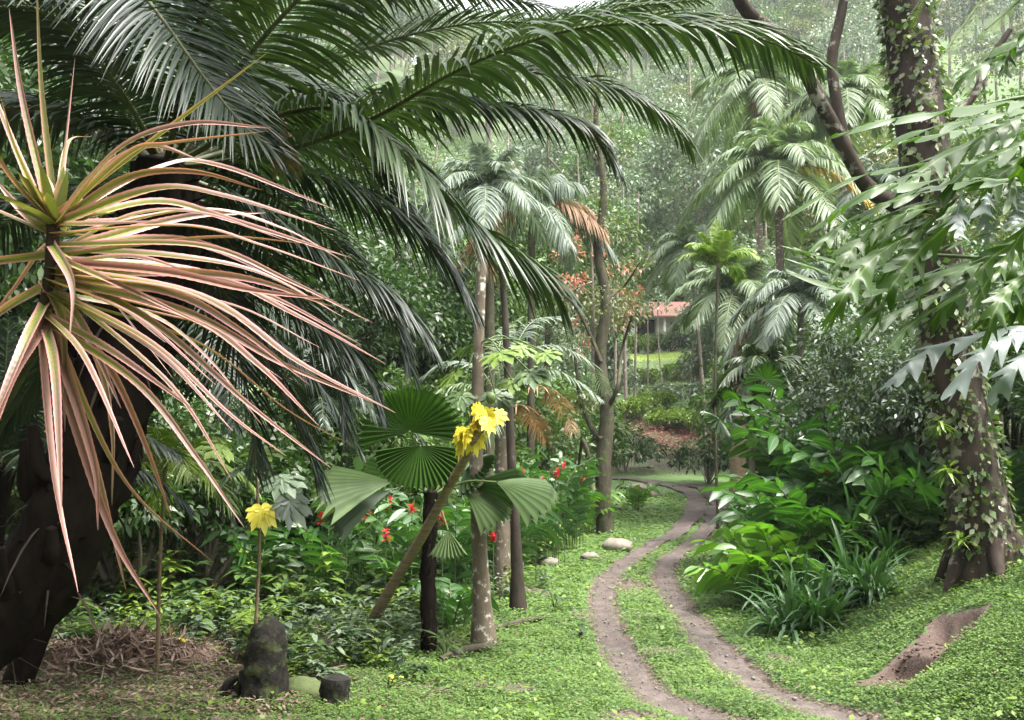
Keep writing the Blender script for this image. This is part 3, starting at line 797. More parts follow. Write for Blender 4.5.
# ------------------------------------------------------------------ middle distance: trees
def T_(px, d): return on(px, d)
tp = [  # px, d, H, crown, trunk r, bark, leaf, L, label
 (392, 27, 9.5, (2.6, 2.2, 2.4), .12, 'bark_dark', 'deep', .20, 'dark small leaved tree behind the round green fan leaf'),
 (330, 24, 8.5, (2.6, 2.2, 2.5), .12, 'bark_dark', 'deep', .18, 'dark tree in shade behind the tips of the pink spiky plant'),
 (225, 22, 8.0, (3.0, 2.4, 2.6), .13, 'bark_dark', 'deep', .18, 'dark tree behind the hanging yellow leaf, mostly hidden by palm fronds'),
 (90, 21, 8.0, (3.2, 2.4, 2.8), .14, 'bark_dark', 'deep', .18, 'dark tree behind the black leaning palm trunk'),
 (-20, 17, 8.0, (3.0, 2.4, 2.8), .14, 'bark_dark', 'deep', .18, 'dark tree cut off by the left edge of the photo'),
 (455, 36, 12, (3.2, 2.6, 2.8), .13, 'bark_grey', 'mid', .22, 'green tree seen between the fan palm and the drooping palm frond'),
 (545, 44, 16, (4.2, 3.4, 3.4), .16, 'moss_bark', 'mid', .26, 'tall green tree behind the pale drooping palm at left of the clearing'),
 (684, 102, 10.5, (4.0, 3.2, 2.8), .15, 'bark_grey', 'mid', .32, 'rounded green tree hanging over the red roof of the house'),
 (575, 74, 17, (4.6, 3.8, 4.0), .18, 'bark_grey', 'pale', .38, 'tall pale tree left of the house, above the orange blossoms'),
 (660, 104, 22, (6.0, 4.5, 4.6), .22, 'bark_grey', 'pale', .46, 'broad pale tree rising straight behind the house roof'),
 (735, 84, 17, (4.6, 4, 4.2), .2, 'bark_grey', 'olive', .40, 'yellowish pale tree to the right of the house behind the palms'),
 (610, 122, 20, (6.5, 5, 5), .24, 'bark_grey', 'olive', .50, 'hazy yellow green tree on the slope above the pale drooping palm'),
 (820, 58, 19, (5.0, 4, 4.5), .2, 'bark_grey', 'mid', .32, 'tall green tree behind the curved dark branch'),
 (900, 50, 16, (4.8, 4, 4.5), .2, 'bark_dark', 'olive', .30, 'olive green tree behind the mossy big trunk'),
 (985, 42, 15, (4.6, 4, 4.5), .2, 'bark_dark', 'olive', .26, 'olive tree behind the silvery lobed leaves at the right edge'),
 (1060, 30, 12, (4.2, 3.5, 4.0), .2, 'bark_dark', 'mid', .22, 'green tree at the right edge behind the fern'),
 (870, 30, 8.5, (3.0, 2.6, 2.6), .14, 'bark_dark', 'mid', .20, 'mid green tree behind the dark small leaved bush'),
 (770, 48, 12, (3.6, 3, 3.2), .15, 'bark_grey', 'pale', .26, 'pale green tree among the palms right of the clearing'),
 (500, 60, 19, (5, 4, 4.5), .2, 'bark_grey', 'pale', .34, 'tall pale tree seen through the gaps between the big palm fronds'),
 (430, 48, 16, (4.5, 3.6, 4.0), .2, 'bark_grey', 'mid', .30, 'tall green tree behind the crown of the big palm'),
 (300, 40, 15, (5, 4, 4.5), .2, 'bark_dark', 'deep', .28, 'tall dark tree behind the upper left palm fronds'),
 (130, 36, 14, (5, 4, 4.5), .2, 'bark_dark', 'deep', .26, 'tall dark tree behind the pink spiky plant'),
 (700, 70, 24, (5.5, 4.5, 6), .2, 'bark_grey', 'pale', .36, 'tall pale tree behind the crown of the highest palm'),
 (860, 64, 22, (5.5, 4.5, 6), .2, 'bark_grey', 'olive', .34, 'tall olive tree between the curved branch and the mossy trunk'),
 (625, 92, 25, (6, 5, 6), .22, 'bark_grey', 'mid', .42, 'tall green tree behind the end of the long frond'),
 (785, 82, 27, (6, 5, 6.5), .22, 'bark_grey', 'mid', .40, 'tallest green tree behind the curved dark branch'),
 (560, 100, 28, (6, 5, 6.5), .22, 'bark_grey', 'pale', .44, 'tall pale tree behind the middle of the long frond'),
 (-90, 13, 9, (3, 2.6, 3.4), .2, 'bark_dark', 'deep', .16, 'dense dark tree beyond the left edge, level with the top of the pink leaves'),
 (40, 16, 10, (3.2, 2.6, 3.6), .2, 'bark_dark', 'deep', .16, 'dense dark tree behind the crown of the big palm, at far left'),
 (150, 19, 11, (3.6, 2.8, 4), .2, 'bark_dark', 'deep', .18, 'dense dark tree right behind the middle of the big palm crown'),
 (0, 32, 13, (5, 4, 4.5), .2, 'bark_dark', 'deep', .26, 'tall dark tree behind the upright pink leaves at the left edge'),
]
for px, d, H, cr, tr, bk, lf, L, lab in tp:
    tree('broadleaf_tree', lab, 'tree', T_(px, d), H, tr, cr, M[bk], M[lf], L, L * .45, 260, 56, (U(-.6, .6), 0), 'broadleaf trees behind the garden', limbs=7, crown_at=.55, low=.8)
# gnarled mossy tree left of the track
b = GP(605, 533)
t = thing('gnarled_tree', 'gnarled mossy tree with crooked limbs left of the bend in the track', 'tree', b)
d = b[1]
g = Geo()
tube(g, resample([b - [0, 0, .2], P(603, 470, d), P(607, 410, d), P(600, 360, d), P(606, 300, d), P(598, 250, d), P(604, 190, d), P(596, 130, d), P(600, 60, d)], 34), np.linspace(.24, .05, 34), 9, 0, .22, 2)
g.build('trunk', M['moss_bark'], t)
for q, r0 in (([(603, 440), (590, 425), (580, 395), (574, 350)], .09), ([(607, 410), (618, 385), (622, 350), (632, 315)], .07), ([(601, 362), (588, 330), (570, 300), (545, 285)], .06), ([(606, 300), (625, 285), (640, 262)], .05), ([(600, 480), (590, 462), (583, 440), (578, 470)], .08)):
    g = Geo(); tube(g, resample([P(x, y, d + U(-.4, .4)) for x, y in q], 16), np.linspace(r0, r0 * .4, 16), 7, 0, .15, r0 * 50); g.build('limb', M['moss_bark'], t)
g = Geo()
for x, y in [(574, 345), (632, 312), (545, 285), (640, 262), (604, 190), (596, 130), (600, 80), (585, 100), (612, 150), (590, 220), (620, 230), (578, 300), (560, 330), (612, 300), (585, 400)]:
    clump_leaves(g, P(x, y, d + U(-.6, .6)), U(.4, .7), 160, .12, .045)
g.build('crown', M['olive'], t)
# orange blossoming tree
tree('flowering_tree', 'thin tree with orange red blossoms above the pale drooping palm', 'tree', T_(592, 40), 11.2, .12, (1.9, 1.6, 2.6), M['bark_grey'], M['olive'], .2, .08, 90, 20, (0, 0), crown_at=.62, flower=(M['orange'], 28, .24, 16))
# slim stems in the clearing
for px, d, H, r, lab in [(596, 46, 9, .06, 'thin dark stem beside the gnarled mossy tree'), (614, 52, 13, .09, 'slim pale stem left of the house, nearest the mossy tree'), (626, 60, 15, .11, 'slim pale stem just left of the house door'), (634, 63, 14, .08, 'thinnest stem in front of the left corner of the house'), (690, 62, 6.5, .10, 'short grey stem in the clearing, left of the cluster of three'), (697, 63, 6.8, .12, 'thick grey stem in the middle of the cluster in the clearing'), (704, 62, 6.0, .10, 'short grey stem in the clearing, right of the cluster of three'), (664, 66, 7, .05, 'thin leaning stem below the lawn'), (728, 34, 7, .06, 'slender grey stem rising from the ginger by the track'), (648, 70, 12, .06, 'thin stem crossing the front of the house')]:
    b = T_(px, d); t = thing('slim_tree', lab, 'tree', b, 'slim stems in the clearing')
    g = Geo(); top = b + [U(-.5, .5), 0, H]
    tube(g, resample([b - [0, 0, .2], b * .5 + top * .5 + [U(-.15, .15), 0, 0], top], 14), np.linspace(r * 1.1, r * .6, 14), 7, 0, .06, px); g.build('trunk', M['bark_grey'], t)
    g = Geo()
    for k in range(7): clump_leaves(g, top + rng.normal(size=3) * [.8, .8, .5], U(.35, .7), 55, .24, .1)
    g.build('crown', M['pale'], t)

# ------------------------------------------------------------------ middle distance: palms
palm('feather_palm', 'pale feather palm with one yellow frond right of the clearing', on(782, 32), P(778, 172, 32), 26, 3.9, .95, .075, trunk_r=.15, sag=1.0, els=(0, 82), nl=60, special={3: 'yellow_frond'}, skirt=3, phase=-7.6, group='feather palms right of the clearing')
palm('feather_palm', 'tall pale palm whose crown rises above the palm with the yellow frond', on(762, 41), P(757, 88, 41), 22, 4.0, 1.0, .085, trunk_r=.15, sag=.95, els=(-5, 75), skirt=3, group='feather palms right of the clearing')
palm('feather_palm', 'pale palm behind the curved dark branch', on(842, 38), P(846, 100, 38), 22, 3.6, .95, .08, trunk_r=.15, sag=1.0, els=(0, 78), skirt=3, group='feather palms right of the clearing')
palm('feather_palm', 'low arching palm with a dark shaggy trunk right of the house', on(737, 30), P(738, 292, 30), 24, 2.7, .75, .06, trunk_r=.26, sag=.85, els=(0, 80), mats=('palm_pale', 'rachis_pale', 'bark_brown'), skirt=5, group='feather palms right of the clearing')
palm('feather_palm', 'dusky feather palm below the palm with the yellow frond', on(800, 24), P(802, 300, 24), 22, 2.2, .62, .05, trunk_r=.10, sag=.95, els=(-5, 78), mats=('palm_grey', 'rachis_pale', 'bark_grey'), group='feather palms right of the clearing')
palm('feather_palm', 'bright young palm with upright fronds in front of the shaggy palm', on(716, 27), P(718, 268, 27), 12, 1.9, .5, .045, trunk_r=.04, sag=.8, els=(35, 85), mats=('fresh', 'rachis_pale', 'moss_bark'), group='feather palms right of the clearing')
palm('feather_palm', 'small feather palm hanging over the ginger by the track', on(762, 20), P(764, 372, 20), 16, 1.5, .45, .04, trunk_r=.07, sag=.9, els=(0, 75), mats=('palm', 'rachis_pale', 'bark_grey'), group='feather palms right of the clearing')
palm('feather_palm', 'pale palm between the shaggy palm and the house', on(706, 44), P(690, 250, 44), 18, 2.8, .85, .075, trunk_r=.09, sag=1.0, els=(0, 72), mats=('palm_pale', 'rachis_pale', 'bark_grey'), group='feather palms right of the clearing')
palm('feather_palm', 'pale palm half hidden behind the mossy big trunk', on(880, 34), P(880, 190, 34), 18, 2.8, .8, .07, trunk_r=.1, sag=1.0, els=(0, 72), mats=('palm_grey', 'rachis_pale', 'bark_grey'), group='feather palms right of the clearing')
palm('drooping_palm', 'pale palm with drooping pinkish fronds beside the orange blossoms', on(530, 27), P(532, 205, 27), 18, 2.6, .95, .055, trunk_r=.11, sag=.75, els=(0, 66), mats=('palm_grey', 'rachis_pale', 'moss_bark'), droop=1.2, special={1: 'dry_frond', 5: 'dry_frond', 8: 'dry_frond'}, phase=.2)
palm('shaggy_palm', 'palm with a shaggy dark trunk behind the drooping big frond', on(486, 21), P(487, 190, 21), 18, 2.0, .6, .045, trunk_r=.12, sag=.9, els=(0, 80), mats=('palm_grey', 'rachis_pale', 'moss_bark'), skirt=4)
# silvery arching palm, crown behind the papaya leaves
b = on(502, 16.5); c = P(503, 408, 16.5)
t = thing('silver_palm', 'small palm with silvery arching fronds and a pale trunk behind the yellow leaves', 'palm', b)
g = Geo(); tube(g, resample([b - [0, 0, .2], b * .5 + c * .5, c], 14), np.linspace(.14, .12, 14), 10, 0, .05); g.build('trunk', M['bark_pale'], t)
for q, mt in (([(503, 408), (520, 360), (550, 345), (585, 360), (606, 392)], 'palm_grey'), ([(503, 408), (525, 378), (560, 372), (600, 398)], 'palm_grey'), ([(503, 408), (515, 385), (545, 388), (565, 410), (572, 432)], 'dry_frond'), ([(503, 408), (480, 370), (450, 362), (420, 378)], 'palm_grey'), ([(503, 408), (470, 385), (440, 390), (422, 412)], 'palm_pale'), ([(503, 408), (498, 360), (505, 330), (520, 318)], 'palm_pale'), ([(503, 408), (515, 350), (535, 320), (570, 318)], 'palm_grey'), ([(503, 408), (500, 400), (490, 420), (478, 450)], 'palm_pale'), ([(503, 408), (520, 405), (535, 420), (545, 440)], 'dry_frond')):
    gl = Geo(); frond(gl, gl, [P(x, y, 16.5 + U(-.25, .25) * k) for k, (x, y) in enumerate(q)], 40, .46, .035, .55, (15, 60), .2, .12, .014, 0, 3, mr=1)
    gl.build('frond', [M[mt], M['rachis_pale']], t)
# understory palms at left, dark
palm('dark_palm', 'dark palm with arching fronds behind the pink spiky plant', on(20, 10.5), P(190, 300, 10.5), 22, 2.3, .5, .035, ('palm_shaded', 'rachis', 'palm_trunk'), .14, nl=52, sag=.8, els=(-10, 80), group='dark palms under the big palm')
palm('dark_palm', 'dark palm with fronds hanging over the shaded shrubs', on(318, 18), P(318, 420, 18), 18, 2.4, .5, .035, ('palm_shaded', 'rachis', 'palm_trunk'),   .10, nl=56, sag=.75, els=(20, 82), group='dark palms under the big palm')
palm('dark_palm', 'dark palm at the left edge behind the black trunk', on(-20, 9.5), P(0, 470, 9.5), 18, 2.2, .5, .035, ('palm_shaded', 'rachis', 'palm_trunk'), .13, nl=50, sag=.7, els=(15, 80), group='dark palms under the big palm')
palm('young_palm', 'young palm with light green drooping fronds left of the hanging yellow leaf', on(165, 11), P(165, 470, 11), 12, 1.2, .36, .035, ('fresh', 'rachis_pale', 'stem_brown'), .022, nl=26, sag=.8, els=(10, 75))

# ------------------------------------------------------------------ the clearing below the house
US = [(400, 21, 1.7, 4.2, 'deep', 'dark tall bush behind the round green fan leaf'), (450, 26, 2.0, 4.6, 'deep', 'dark tall bush behind the papaya trunk'), (515, 29, 2.2, 5.0, 'mid', 'tall green bush behind the slender dark trunk'), (560, 34, 2.2, 5.0, 'mid', 'tall green bush left of the gnarled mossy tree'), (350, 19, 1.8, 3.8, 'deep', 'dark tall bush behind the pale left fan leaf'), (280, 18, 2.0, 3.8, 'deep', 'dark tall bush in the shade above the red flowers'), (205, 16, 1.8, 3.4, 'deep', 'dark tall bush behind the young palm'), (130, 15, 1.8, 3.4, 'deep', 'dark tall bush beside the black palm trunk'), (40, 15, 2.0, 3.6, 'mid', 'tall bush at the left edge behind the black trunk'), (480, 38, 2.8, 7.0, 'mid', 'tallest green bush seen between the two thin trunks'), (548, 52, 3.0, 8.0, 'pale', 'tall pale bush behind the drooping palm'), (425, 33, 2.6, 6.5, 'deep', 'tall dark bush under the drooping big frond'), (365, 29, 2.4, 6.0, 'deep', 'tall dark bush behind the lowest pink leaf tips'), (765, 38, 2.6, 6.5, 'mid', 'tall green bush under the palm with the yellow frond'), (805, 31, 2.3, 5.5, 'mid', 'tall green bush under the dusky feather palm'), (850, 26, 2.2, 5.6, 'deep', 'tall dark bush below the curved branch'), (920, 26, 2.4, 6.2, 'olive', 'tall olive bush left of the mossy trunk at mid height'), (1000, 24, 2.6, 6.6, 'olive', 'tall olive bush right of the mossy trunk at mid height'), (735, 62, 3.0, 8, 'pale', 'tall pale bush behind the low arching palm'), (590, 62, 2.6, 7, 'pale', 'tall pale bush left of the slim pale stems')]
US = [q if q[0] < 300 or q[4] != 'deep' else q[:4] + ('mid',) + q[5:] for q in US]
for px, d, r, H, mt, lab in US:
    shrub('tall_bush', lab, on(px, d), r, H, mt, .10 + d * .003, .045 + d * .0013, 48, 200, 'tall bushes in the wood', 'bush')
for px, d, r, H, mt, lab in [(624, 47, 1.7, 2.6, 'deep', 'dark rounded shrub at the left end of the bare earth'), (707, 43, 1.5, 2.2, 'deep', 'dark rounded shrub at the right end of the bare earth'),
    (650, 90, 2.6, 1.9, 'mid', 'green hedge bush under the dark door of the house'), (672, 90, 2.4, 1.9, 'blue', 'bluish hedge bush under the white veranda post'), (634, 89, 2.0, 1.8, 'fresh', 'yellow green bush at the left end of the house hedge'), (706, 88, 2.4, 3.6, 'fresh', 'yellow green bush at the right end of the house'), (722, 80, 2.6, 3.2, 'pale', 'pale bush to the right of the lawn'),
    (640, 72, 1.7, 1.2, 'fresh', 'light green bush on the slope just below the lawn'), (662, 66, 1.6, 1.2, 'pale', 'pale bush in the middle of the slope below the lawn'), (676, 74, 1.6, 1.0, 'fresh', 'green bush on the slope under the right end of the lawn'), (640, 60, 1.4, 1.4, 'fresh', 'green bush low on the slope left of the thin stems'), (668, 58, 1.1, 1.2, 'fresh', 'small light bush above the reddish bed'), (690, 57, 1.2, 1.5, 'fresh', 'light bush at the foot of the three grey stems'), (655, 64, 1.2, 1.1, 'fresh', 'bright bush beside the thin leaning stem'), (612, 64, 1.8, 3.0, 'pale', 'pale bush behind the mossy tree'), (715, 60, 1.8, 3.2, 'pale', 'pale bush to the right of the three grey stems'), (700, 70, 1.6, 2.4, 'olive', 'olive bush behind the three grey stems'), (590, 52, 2.0, 3.4, 'mid', 'green bush seen left of the mossy tree'), (600, 80, 2.4, 4.0, 'mid', 'green bush at the left corner of the lawn'), (740, 50, 2.2, 4.2, 'mid', 'green bush behind the shaggy palm trunk')]:
    shrub('shrub', lab, on(px, d), r, H, mt, .12 + d * .0016, .06 + d * .0006, 22, 110, 'shrubs around the clearing')
def bed(x, y): return (np.abs(x - 8.9 + .05 * (y - 52)) < 2.9 + .8 * sn(x, y, 0, 1, 1)) & (y > 51) & (y < 61)
ground_leaves('red_leaf_bed', 60000, bed, .16, M['redleaf'], lift=.05, y0=50, y1=62, power=1.2, hgt=.3, grow=0)
def slope(x, y): return (x > -4) & (x < 26) & (rng.random(len(x)) < .8) & ~bed(x, y) & ~((lawnmask(x, y) > .2))
ground_leaves('slope_herbs', 60000, slope, .17, M['fresh'], lift=.05, y0=58, y1=92, power=1.2, hgt=.5, grow=0)
ground_leaves('lawn_grass', 30000, lambda x, y: lawnmask(x, y) > .3, .14, M['lawn_leaf'], lift=.0, y0=80, y1=94, power=1.2, hgt=.03, grow=0, up=1.2, asp=.3, x1=40)
for px, py, r, mt, lab in [(548, 566, .22, 'stone_pale', 'pale flat stone at the left end of the row by the track'), (590, 560, .20, 'stone_pale', 'small pale stone in the middle of the row by the track'), (617, 550, .33, 'stone_pale', 'biggest pale stone at the track side, patched with moss'), (638, 492, .42, 'stone_brown', 'brown grey stone, left of the pair beside the upper bend'), (652, 497, .38, 'stone_brown', 'brown grey stone, right of the pair beside the upper bend'), (650, 468, .17, 'stone_pale', 'pale stone lying on the bare earth above the bend')]:
    b = GP(px, py); g = Geo(); blob(g, b + [0, 0, r * .25], (r, r * .8, r * .55), 16, .2, 1.7, px); tag(g.build('stone', M[mt], off=b), lab, 'stone', 'stones beside the track')

# ------------------------------------------------------------------ right bank: big tree, ginger, straps
b = GP(988, 566)
d0 = b[1]
t = thing('big_tree', 'big mossy tree with lichen patches and climbing leaves on the right bank', 'tree', b)
tk = resample([b - [0, 0, .3], P(984, 545, d0), P(972, 470, d0), P(955, 380, d0), P(940, 280, d0 - .1), P(926, 170, d0 - .1), P(912, 60, d0), P(896, -60, d0), P(880, -200, d0)], 60)
tr = np.interp(np.linspace(0, 1, 60), [0, .06, .15, .5, 1], [.46, .36, .31, .29, .26])
g = Geo(); tube(g, tk, tr, 20, 0, .09, 3)
for a in np.linspace(0, 6.28, 7)[:-1]:
    h = np.array([math.cos(a + .3), math.sin(a + .3), 0]); e = b + h * U(.55, .8)
    e[2] = float(terr0(e[0], e[1])) - .05
    tube(g, resample([b + h * .24 + [0, 0, .35], b + h * .40 + [0, 0, .12], e], 8), np.linspace(.13, .04, 8), 8, 0, .1, a)
g.build('trunk', M['bark_big'], t)
for q, r0 in (([(932, 236), (900, 208), (868, 188), (846, 150), (822, 105), (800, 62), (770, 30), (745, 8), (722, -40)], .10), ([(846, 150), (838, 110), (832, 60), (842, 10), (850, -40)], .075), ([(905, 20), (930, -20), (980, -60)], .14), ([(950, 120), (972, 98), (990, 60), (1010, 30)], .05)):
    g = Geo(); tube(g, resample([P(x, y, d0 - .15 * k * (r0 == .10)) for k, (x, y) in enumerate(q)], 34), np.linspace(r0, r0 * .72, 34), 10, 0, .12, r0 * 31); g.build('limb', M['bark_big'], t)
g = Geo()
n = 6500
k = rng.integers(3, 56, n); a = U(0, 2 * np.pi, n)
keep = (sn(np.cos(a) * 2, tk[k, 2] * 1.2, np.sin(a) * 2, 1.3, 4) > -.15)
k, a = k[keep], a[keep]; n = len(k)  # gaps where bare bark shows
h = np.stack([np.cos(a), np.sin(a), np.zeros(n)], 1)
B = tk[k] + h * tr[k][:, None] * U(.98, 1.12, n)[:, None] + ZUP * U(-.1, .1, n)[:, None]
D = nrm(h * .5 + rng.normal(size=(n, 3)) * .5 + ZUP * -.35)
sz = U(.04, .13, n); hf = n // 2
diamonds(g, B[:hf], D[:hf], np.cross(D, h)[:hf], sz[:hf], sz[:hf] * .6, 0); diamonds(g, B[hf:], D[hf:], np.cross(D, h)[hf:], sz[hf:], sz[hf:] * .6, 1)
g.build('climbing_leaves', [M['olive'], M['mid']], t)
for x, y in [(940, 425), (948, 470), (962, 540), (932, 300), (920, 210)]:
    g = Geo(); c = P(x, y, d0 - .36); D = rdir(26, -30, 60); blades(g, c + rng.normal(size=(26, 3)) * .03, D, np.cross(D, ZUP), U(.12, .3, 26), .035, .5, 4, 'strap')
    g.build('epiphyte', M['fresh'], t)

def GB(px, py): return GP(px, py)
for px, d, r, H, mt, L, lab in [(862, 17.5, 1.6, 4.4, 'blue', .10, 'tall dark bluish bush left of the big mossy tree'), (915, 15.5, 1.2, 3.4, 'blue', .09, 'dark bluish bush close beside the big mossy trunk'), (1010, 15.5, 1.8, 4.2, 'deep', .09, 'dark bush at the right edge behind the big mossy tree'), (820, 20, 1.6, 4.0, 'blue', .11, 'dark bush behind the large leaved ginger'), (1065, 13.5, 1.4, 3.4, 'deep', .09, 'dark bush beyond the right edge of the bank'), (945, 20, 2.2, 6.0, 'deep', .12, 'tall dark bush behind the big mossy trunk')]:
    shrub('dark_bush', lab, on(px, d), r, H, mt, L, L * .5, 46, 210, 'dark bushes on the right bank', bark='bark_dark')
rg = [  # px, d, n, H, L, W, mat, flowers, label
 (758, 16.6, 11, 1.0, .36, .07, 'ginger_fresh', 0, 'bright yellow green ginger at the edge of the right hand rut'),
 (752, 15.0, 10, .8, .34, .07, 'ginger_fresh', 0, 'low bright ginger nearest the foot of the bank'),
 (764, 19.0, 11, 1.25, .40, .08, 'ginger', 1, 'glossy ginger holding one red flower above the track'),
 (782, 17.0, 12, 1.4, .42, .09, 'ginger', 0, 'glossy ginger behind the low bright ginger'),
 (792, 19.8, 12, 2.3, .50, .11, 'ginger', 0, 'tall ginger under the small feather palm'),
 (782, 16.2, 12, 1.6, .44, .09, 'ginger', 0, 'dense ginger behind the arching strap leaves'),
 (800, 18.4, 12, 2.5, .55, .13, 'ginger', 1, 'tallest large leaved ginger on the right bank'),
 (835, 16.6, 11, 1.9, .5, .11, 'ginger', 0, 'ginger in front of the dark bluish bush'),
 (880, 15.5, 10, 1.3, .45, .09, 'ginger', 1, 'ginger with a red flower in the dark by the mossy trunk'),
 (800, 22.5, 12, 2.7, .5, .12, 'ginger', 0, 'tall ginger at the back of the bed below the palms'),
 (905, 14.6, 12, 1.1, .46, .10, 'ginger', 0, 'ginger filling the shade between the straps and the mossy trunk'),
 (855, 15.8, 13, 1.5, .5, .11, 'ginger', 1, 'ginger with a red flower behind the strap leaves'),
 (808, 15.4, 13, 1.35, .46, .10, 'ginger', 0, 'ginger rising straight behind the middle strap clump'),
 (772, 15.2, 12, 1.1, .42, .09, 'ginger_fresh', 0, 'light ginger touching the left strap clump'),
 (1008, 13.8, 8, 1.0, .4, .08, 'ginger', 0, 'ginger sprouting behind the foot of the big mossy tree'),
]
for px, d, n, H, L, W, mt, fl, lab in rg:
    ginger('ginger_plant', lab, on(px, d), n + 4, H * 1.2, L * 1.35, W * 1.75, mt, .62 * H**.5, 'ginger on the right bank', fl)
for px, d, n, L, lab in [(868, 12.9, 90, .85, 'low strap leaf clump on the slope below the mossy tree'), (800, 13.8, 90, 1.0, 'strap leaf clump between the low ginger and the middle clump'), (785, 12.9, 90, 1.05, 'arching strap leaf clump at the front edge of the right bed'), (815, 12.9, 90, 1.0, 'arching strap leaf clump in the middle of the right bed'), (848, 13.4, 90, 1.05, 'arching strap leaf clump nearest the mossy tree'), (768, 14.6, 80, .9, 'arching strap leaf clump beside the low ginger'), (885, 14.2, 70, .85, 'strap leaf clump in the shade left of the mossy trunk'), (838, 15.0, 80, 1.15, 'taller strap leaf clump at the back of the right bed'), (806, 14.8, 80, 1.1, 'strap leaf clump behind the front edge clumps')]:
    straps('strap_leaf_plant', lab, on(px, d), n + 50, L * 1.65, .052, 'strap_green', 'strap leaf plants on the right bank', el=(48, 86), dr=(.35, 1.15))
# light fan palm above the ginger
b = on(748, 19); t = thing('fan_palm', 'light green fan palm above the ginger beside the track', 'palm', b)
g = Geo(); tube(g, resample([b - [0, 0, .2], P(752, 440, 19)], 8), .06, 8, 0, .05); g.build('trunk', M['bark_grey'], t)
for (bx, by), (tx, ty), rr, mt in [((752, 440), (738, 400), .55, 'fan'), ((752, 440), (790, 405), .6, 'fan_lit'), ((752, 440), (765, 380), .5, 'fan'), ((752, 440), (720, 420), .5, 'fan'), ((752, 440), (800, 430), .45, 'fan_lit')]:
    bp = P(tx, ty, 18.8 + U(-.4, .4)); ax = nrm(bp - P(bx, by, 19) + [0, -.2, -.1])
    g = Geo(); tube(g, resample([P(bx, by, 19), bp], 5), .01, 5, 1); fan(g, bp, ax, [0, -.6, .8], rr, 105, 14, 0, .35, .3, .05); g.build('fan_leaf', [M[mt], M['stem_green']], t, smooth=False)

# ------------------------------------------------------------------ left side of the track
def lean_trunk(name, label, cat, pts, rad, bark, sides=10, rough=.06):
    t = thing(name, label, cat, pts[0]); g = Geo()
    q = resample([np.array(pts[0]) - [0, 0, .2]] + list(pts), 40)
    tube(g, q, np.linspace(rad[0], rad[1], 40) * np.interp(np.arange(40), [0, 2, 5, 9], [1.8, 1.6, 1.15, 1]), sides, 0, rough, pts[0][0]); g.build('trunk', bark, t)
    return t
def papaya_leaf(g, c, ax, nv, r, m=0):
    """deeply fingered leaf: seven pointed lobes round one point"""
    ax = nrm(ax); nv = nrm(np.asarray(nv, float) - ax * np.dot(nv, ax)); sd = np.cross(nv, ax)
    th = np.radians([-130, -85, -42, 0, 42, 85, 130])
    D = ax * np.cos(th)[:, None] + sd * np.sin(th)[:, None]
    S = -ax * np.sin(th)[:, None] + sd * np.cos(th)[:, None]
    blades(g, np.repeat(c[None], 7, 0), D, S, r * np.array([.6, .8, .95, 1, .95, .8, .6]), r * .42, .3, 5, 'oval', .2, m)
    th2 = np.repeat(th[1:-1], 2) + np.tile(np.radians([18, -18]), 5)
    D2 = ax * np.cos(th2)[:, None] + sd * np.sin(th2)[:, None]
    S2 = -ax * np.sin(th2)[:, None] + sd * np.cos(th2)[:, None]
    blades(g, c + D2 * r * .38, D2, S2, r * .42, r * .2, .3, 4, 'oval', .2, m)
b = GP(484, 646); d = b[1]
t = lean_trunk('papaya_tree', 'tall mottled trunk topped with bright fingered leaves left of the track', 'papaya tree', [b, P(480, 560, d), P(476, 450, d), P(478, 370, d), P(480, 305, d), P(484, 235, d)], (.108, .055), M['bark_pale'])
for k, (x, y, r, mt) in enumerate([(500, 352, .36, 'fresh'), (520, 345, .3, 'fresh'), (470, 345, .34, 'mid'), (455, 372, .3, 'fresh'), (530, 372, .34, 'mid'), (512, 380, .3, 'fresh'), (495, 395, .3, 'mid'), (462, 395, .25, 'mid'), (545, 352, .26, 'fresh')]):
    c = P(x, y, d + U(-.5, .4)); s = P(479, 345, d)
    g = Geo(); tube(g, resample([s, s * .5 + c * .5 + [0, 0, .12], c], 6), .010, 5, 1)
    papaya_leaf(g, c, nrm((c - s) * [1, 1, .3]) + np.array([0, -.3, -.2]), [U(-.2, .2), -.5, .85], r); g.build('leaf', [M[mt], M['stem_green']], t)
b = GP(518, 612); d = b[1]
lean_trunk('slender_trunk', 'thin dark trunk between the papaya trunk and the track', 'tree', [b, P(516, 540, d), P(512, 470, d), P(508, 380, d), P(504, 300, d), P(498, 232, d)], (.085, .04), M['bark_dark'])
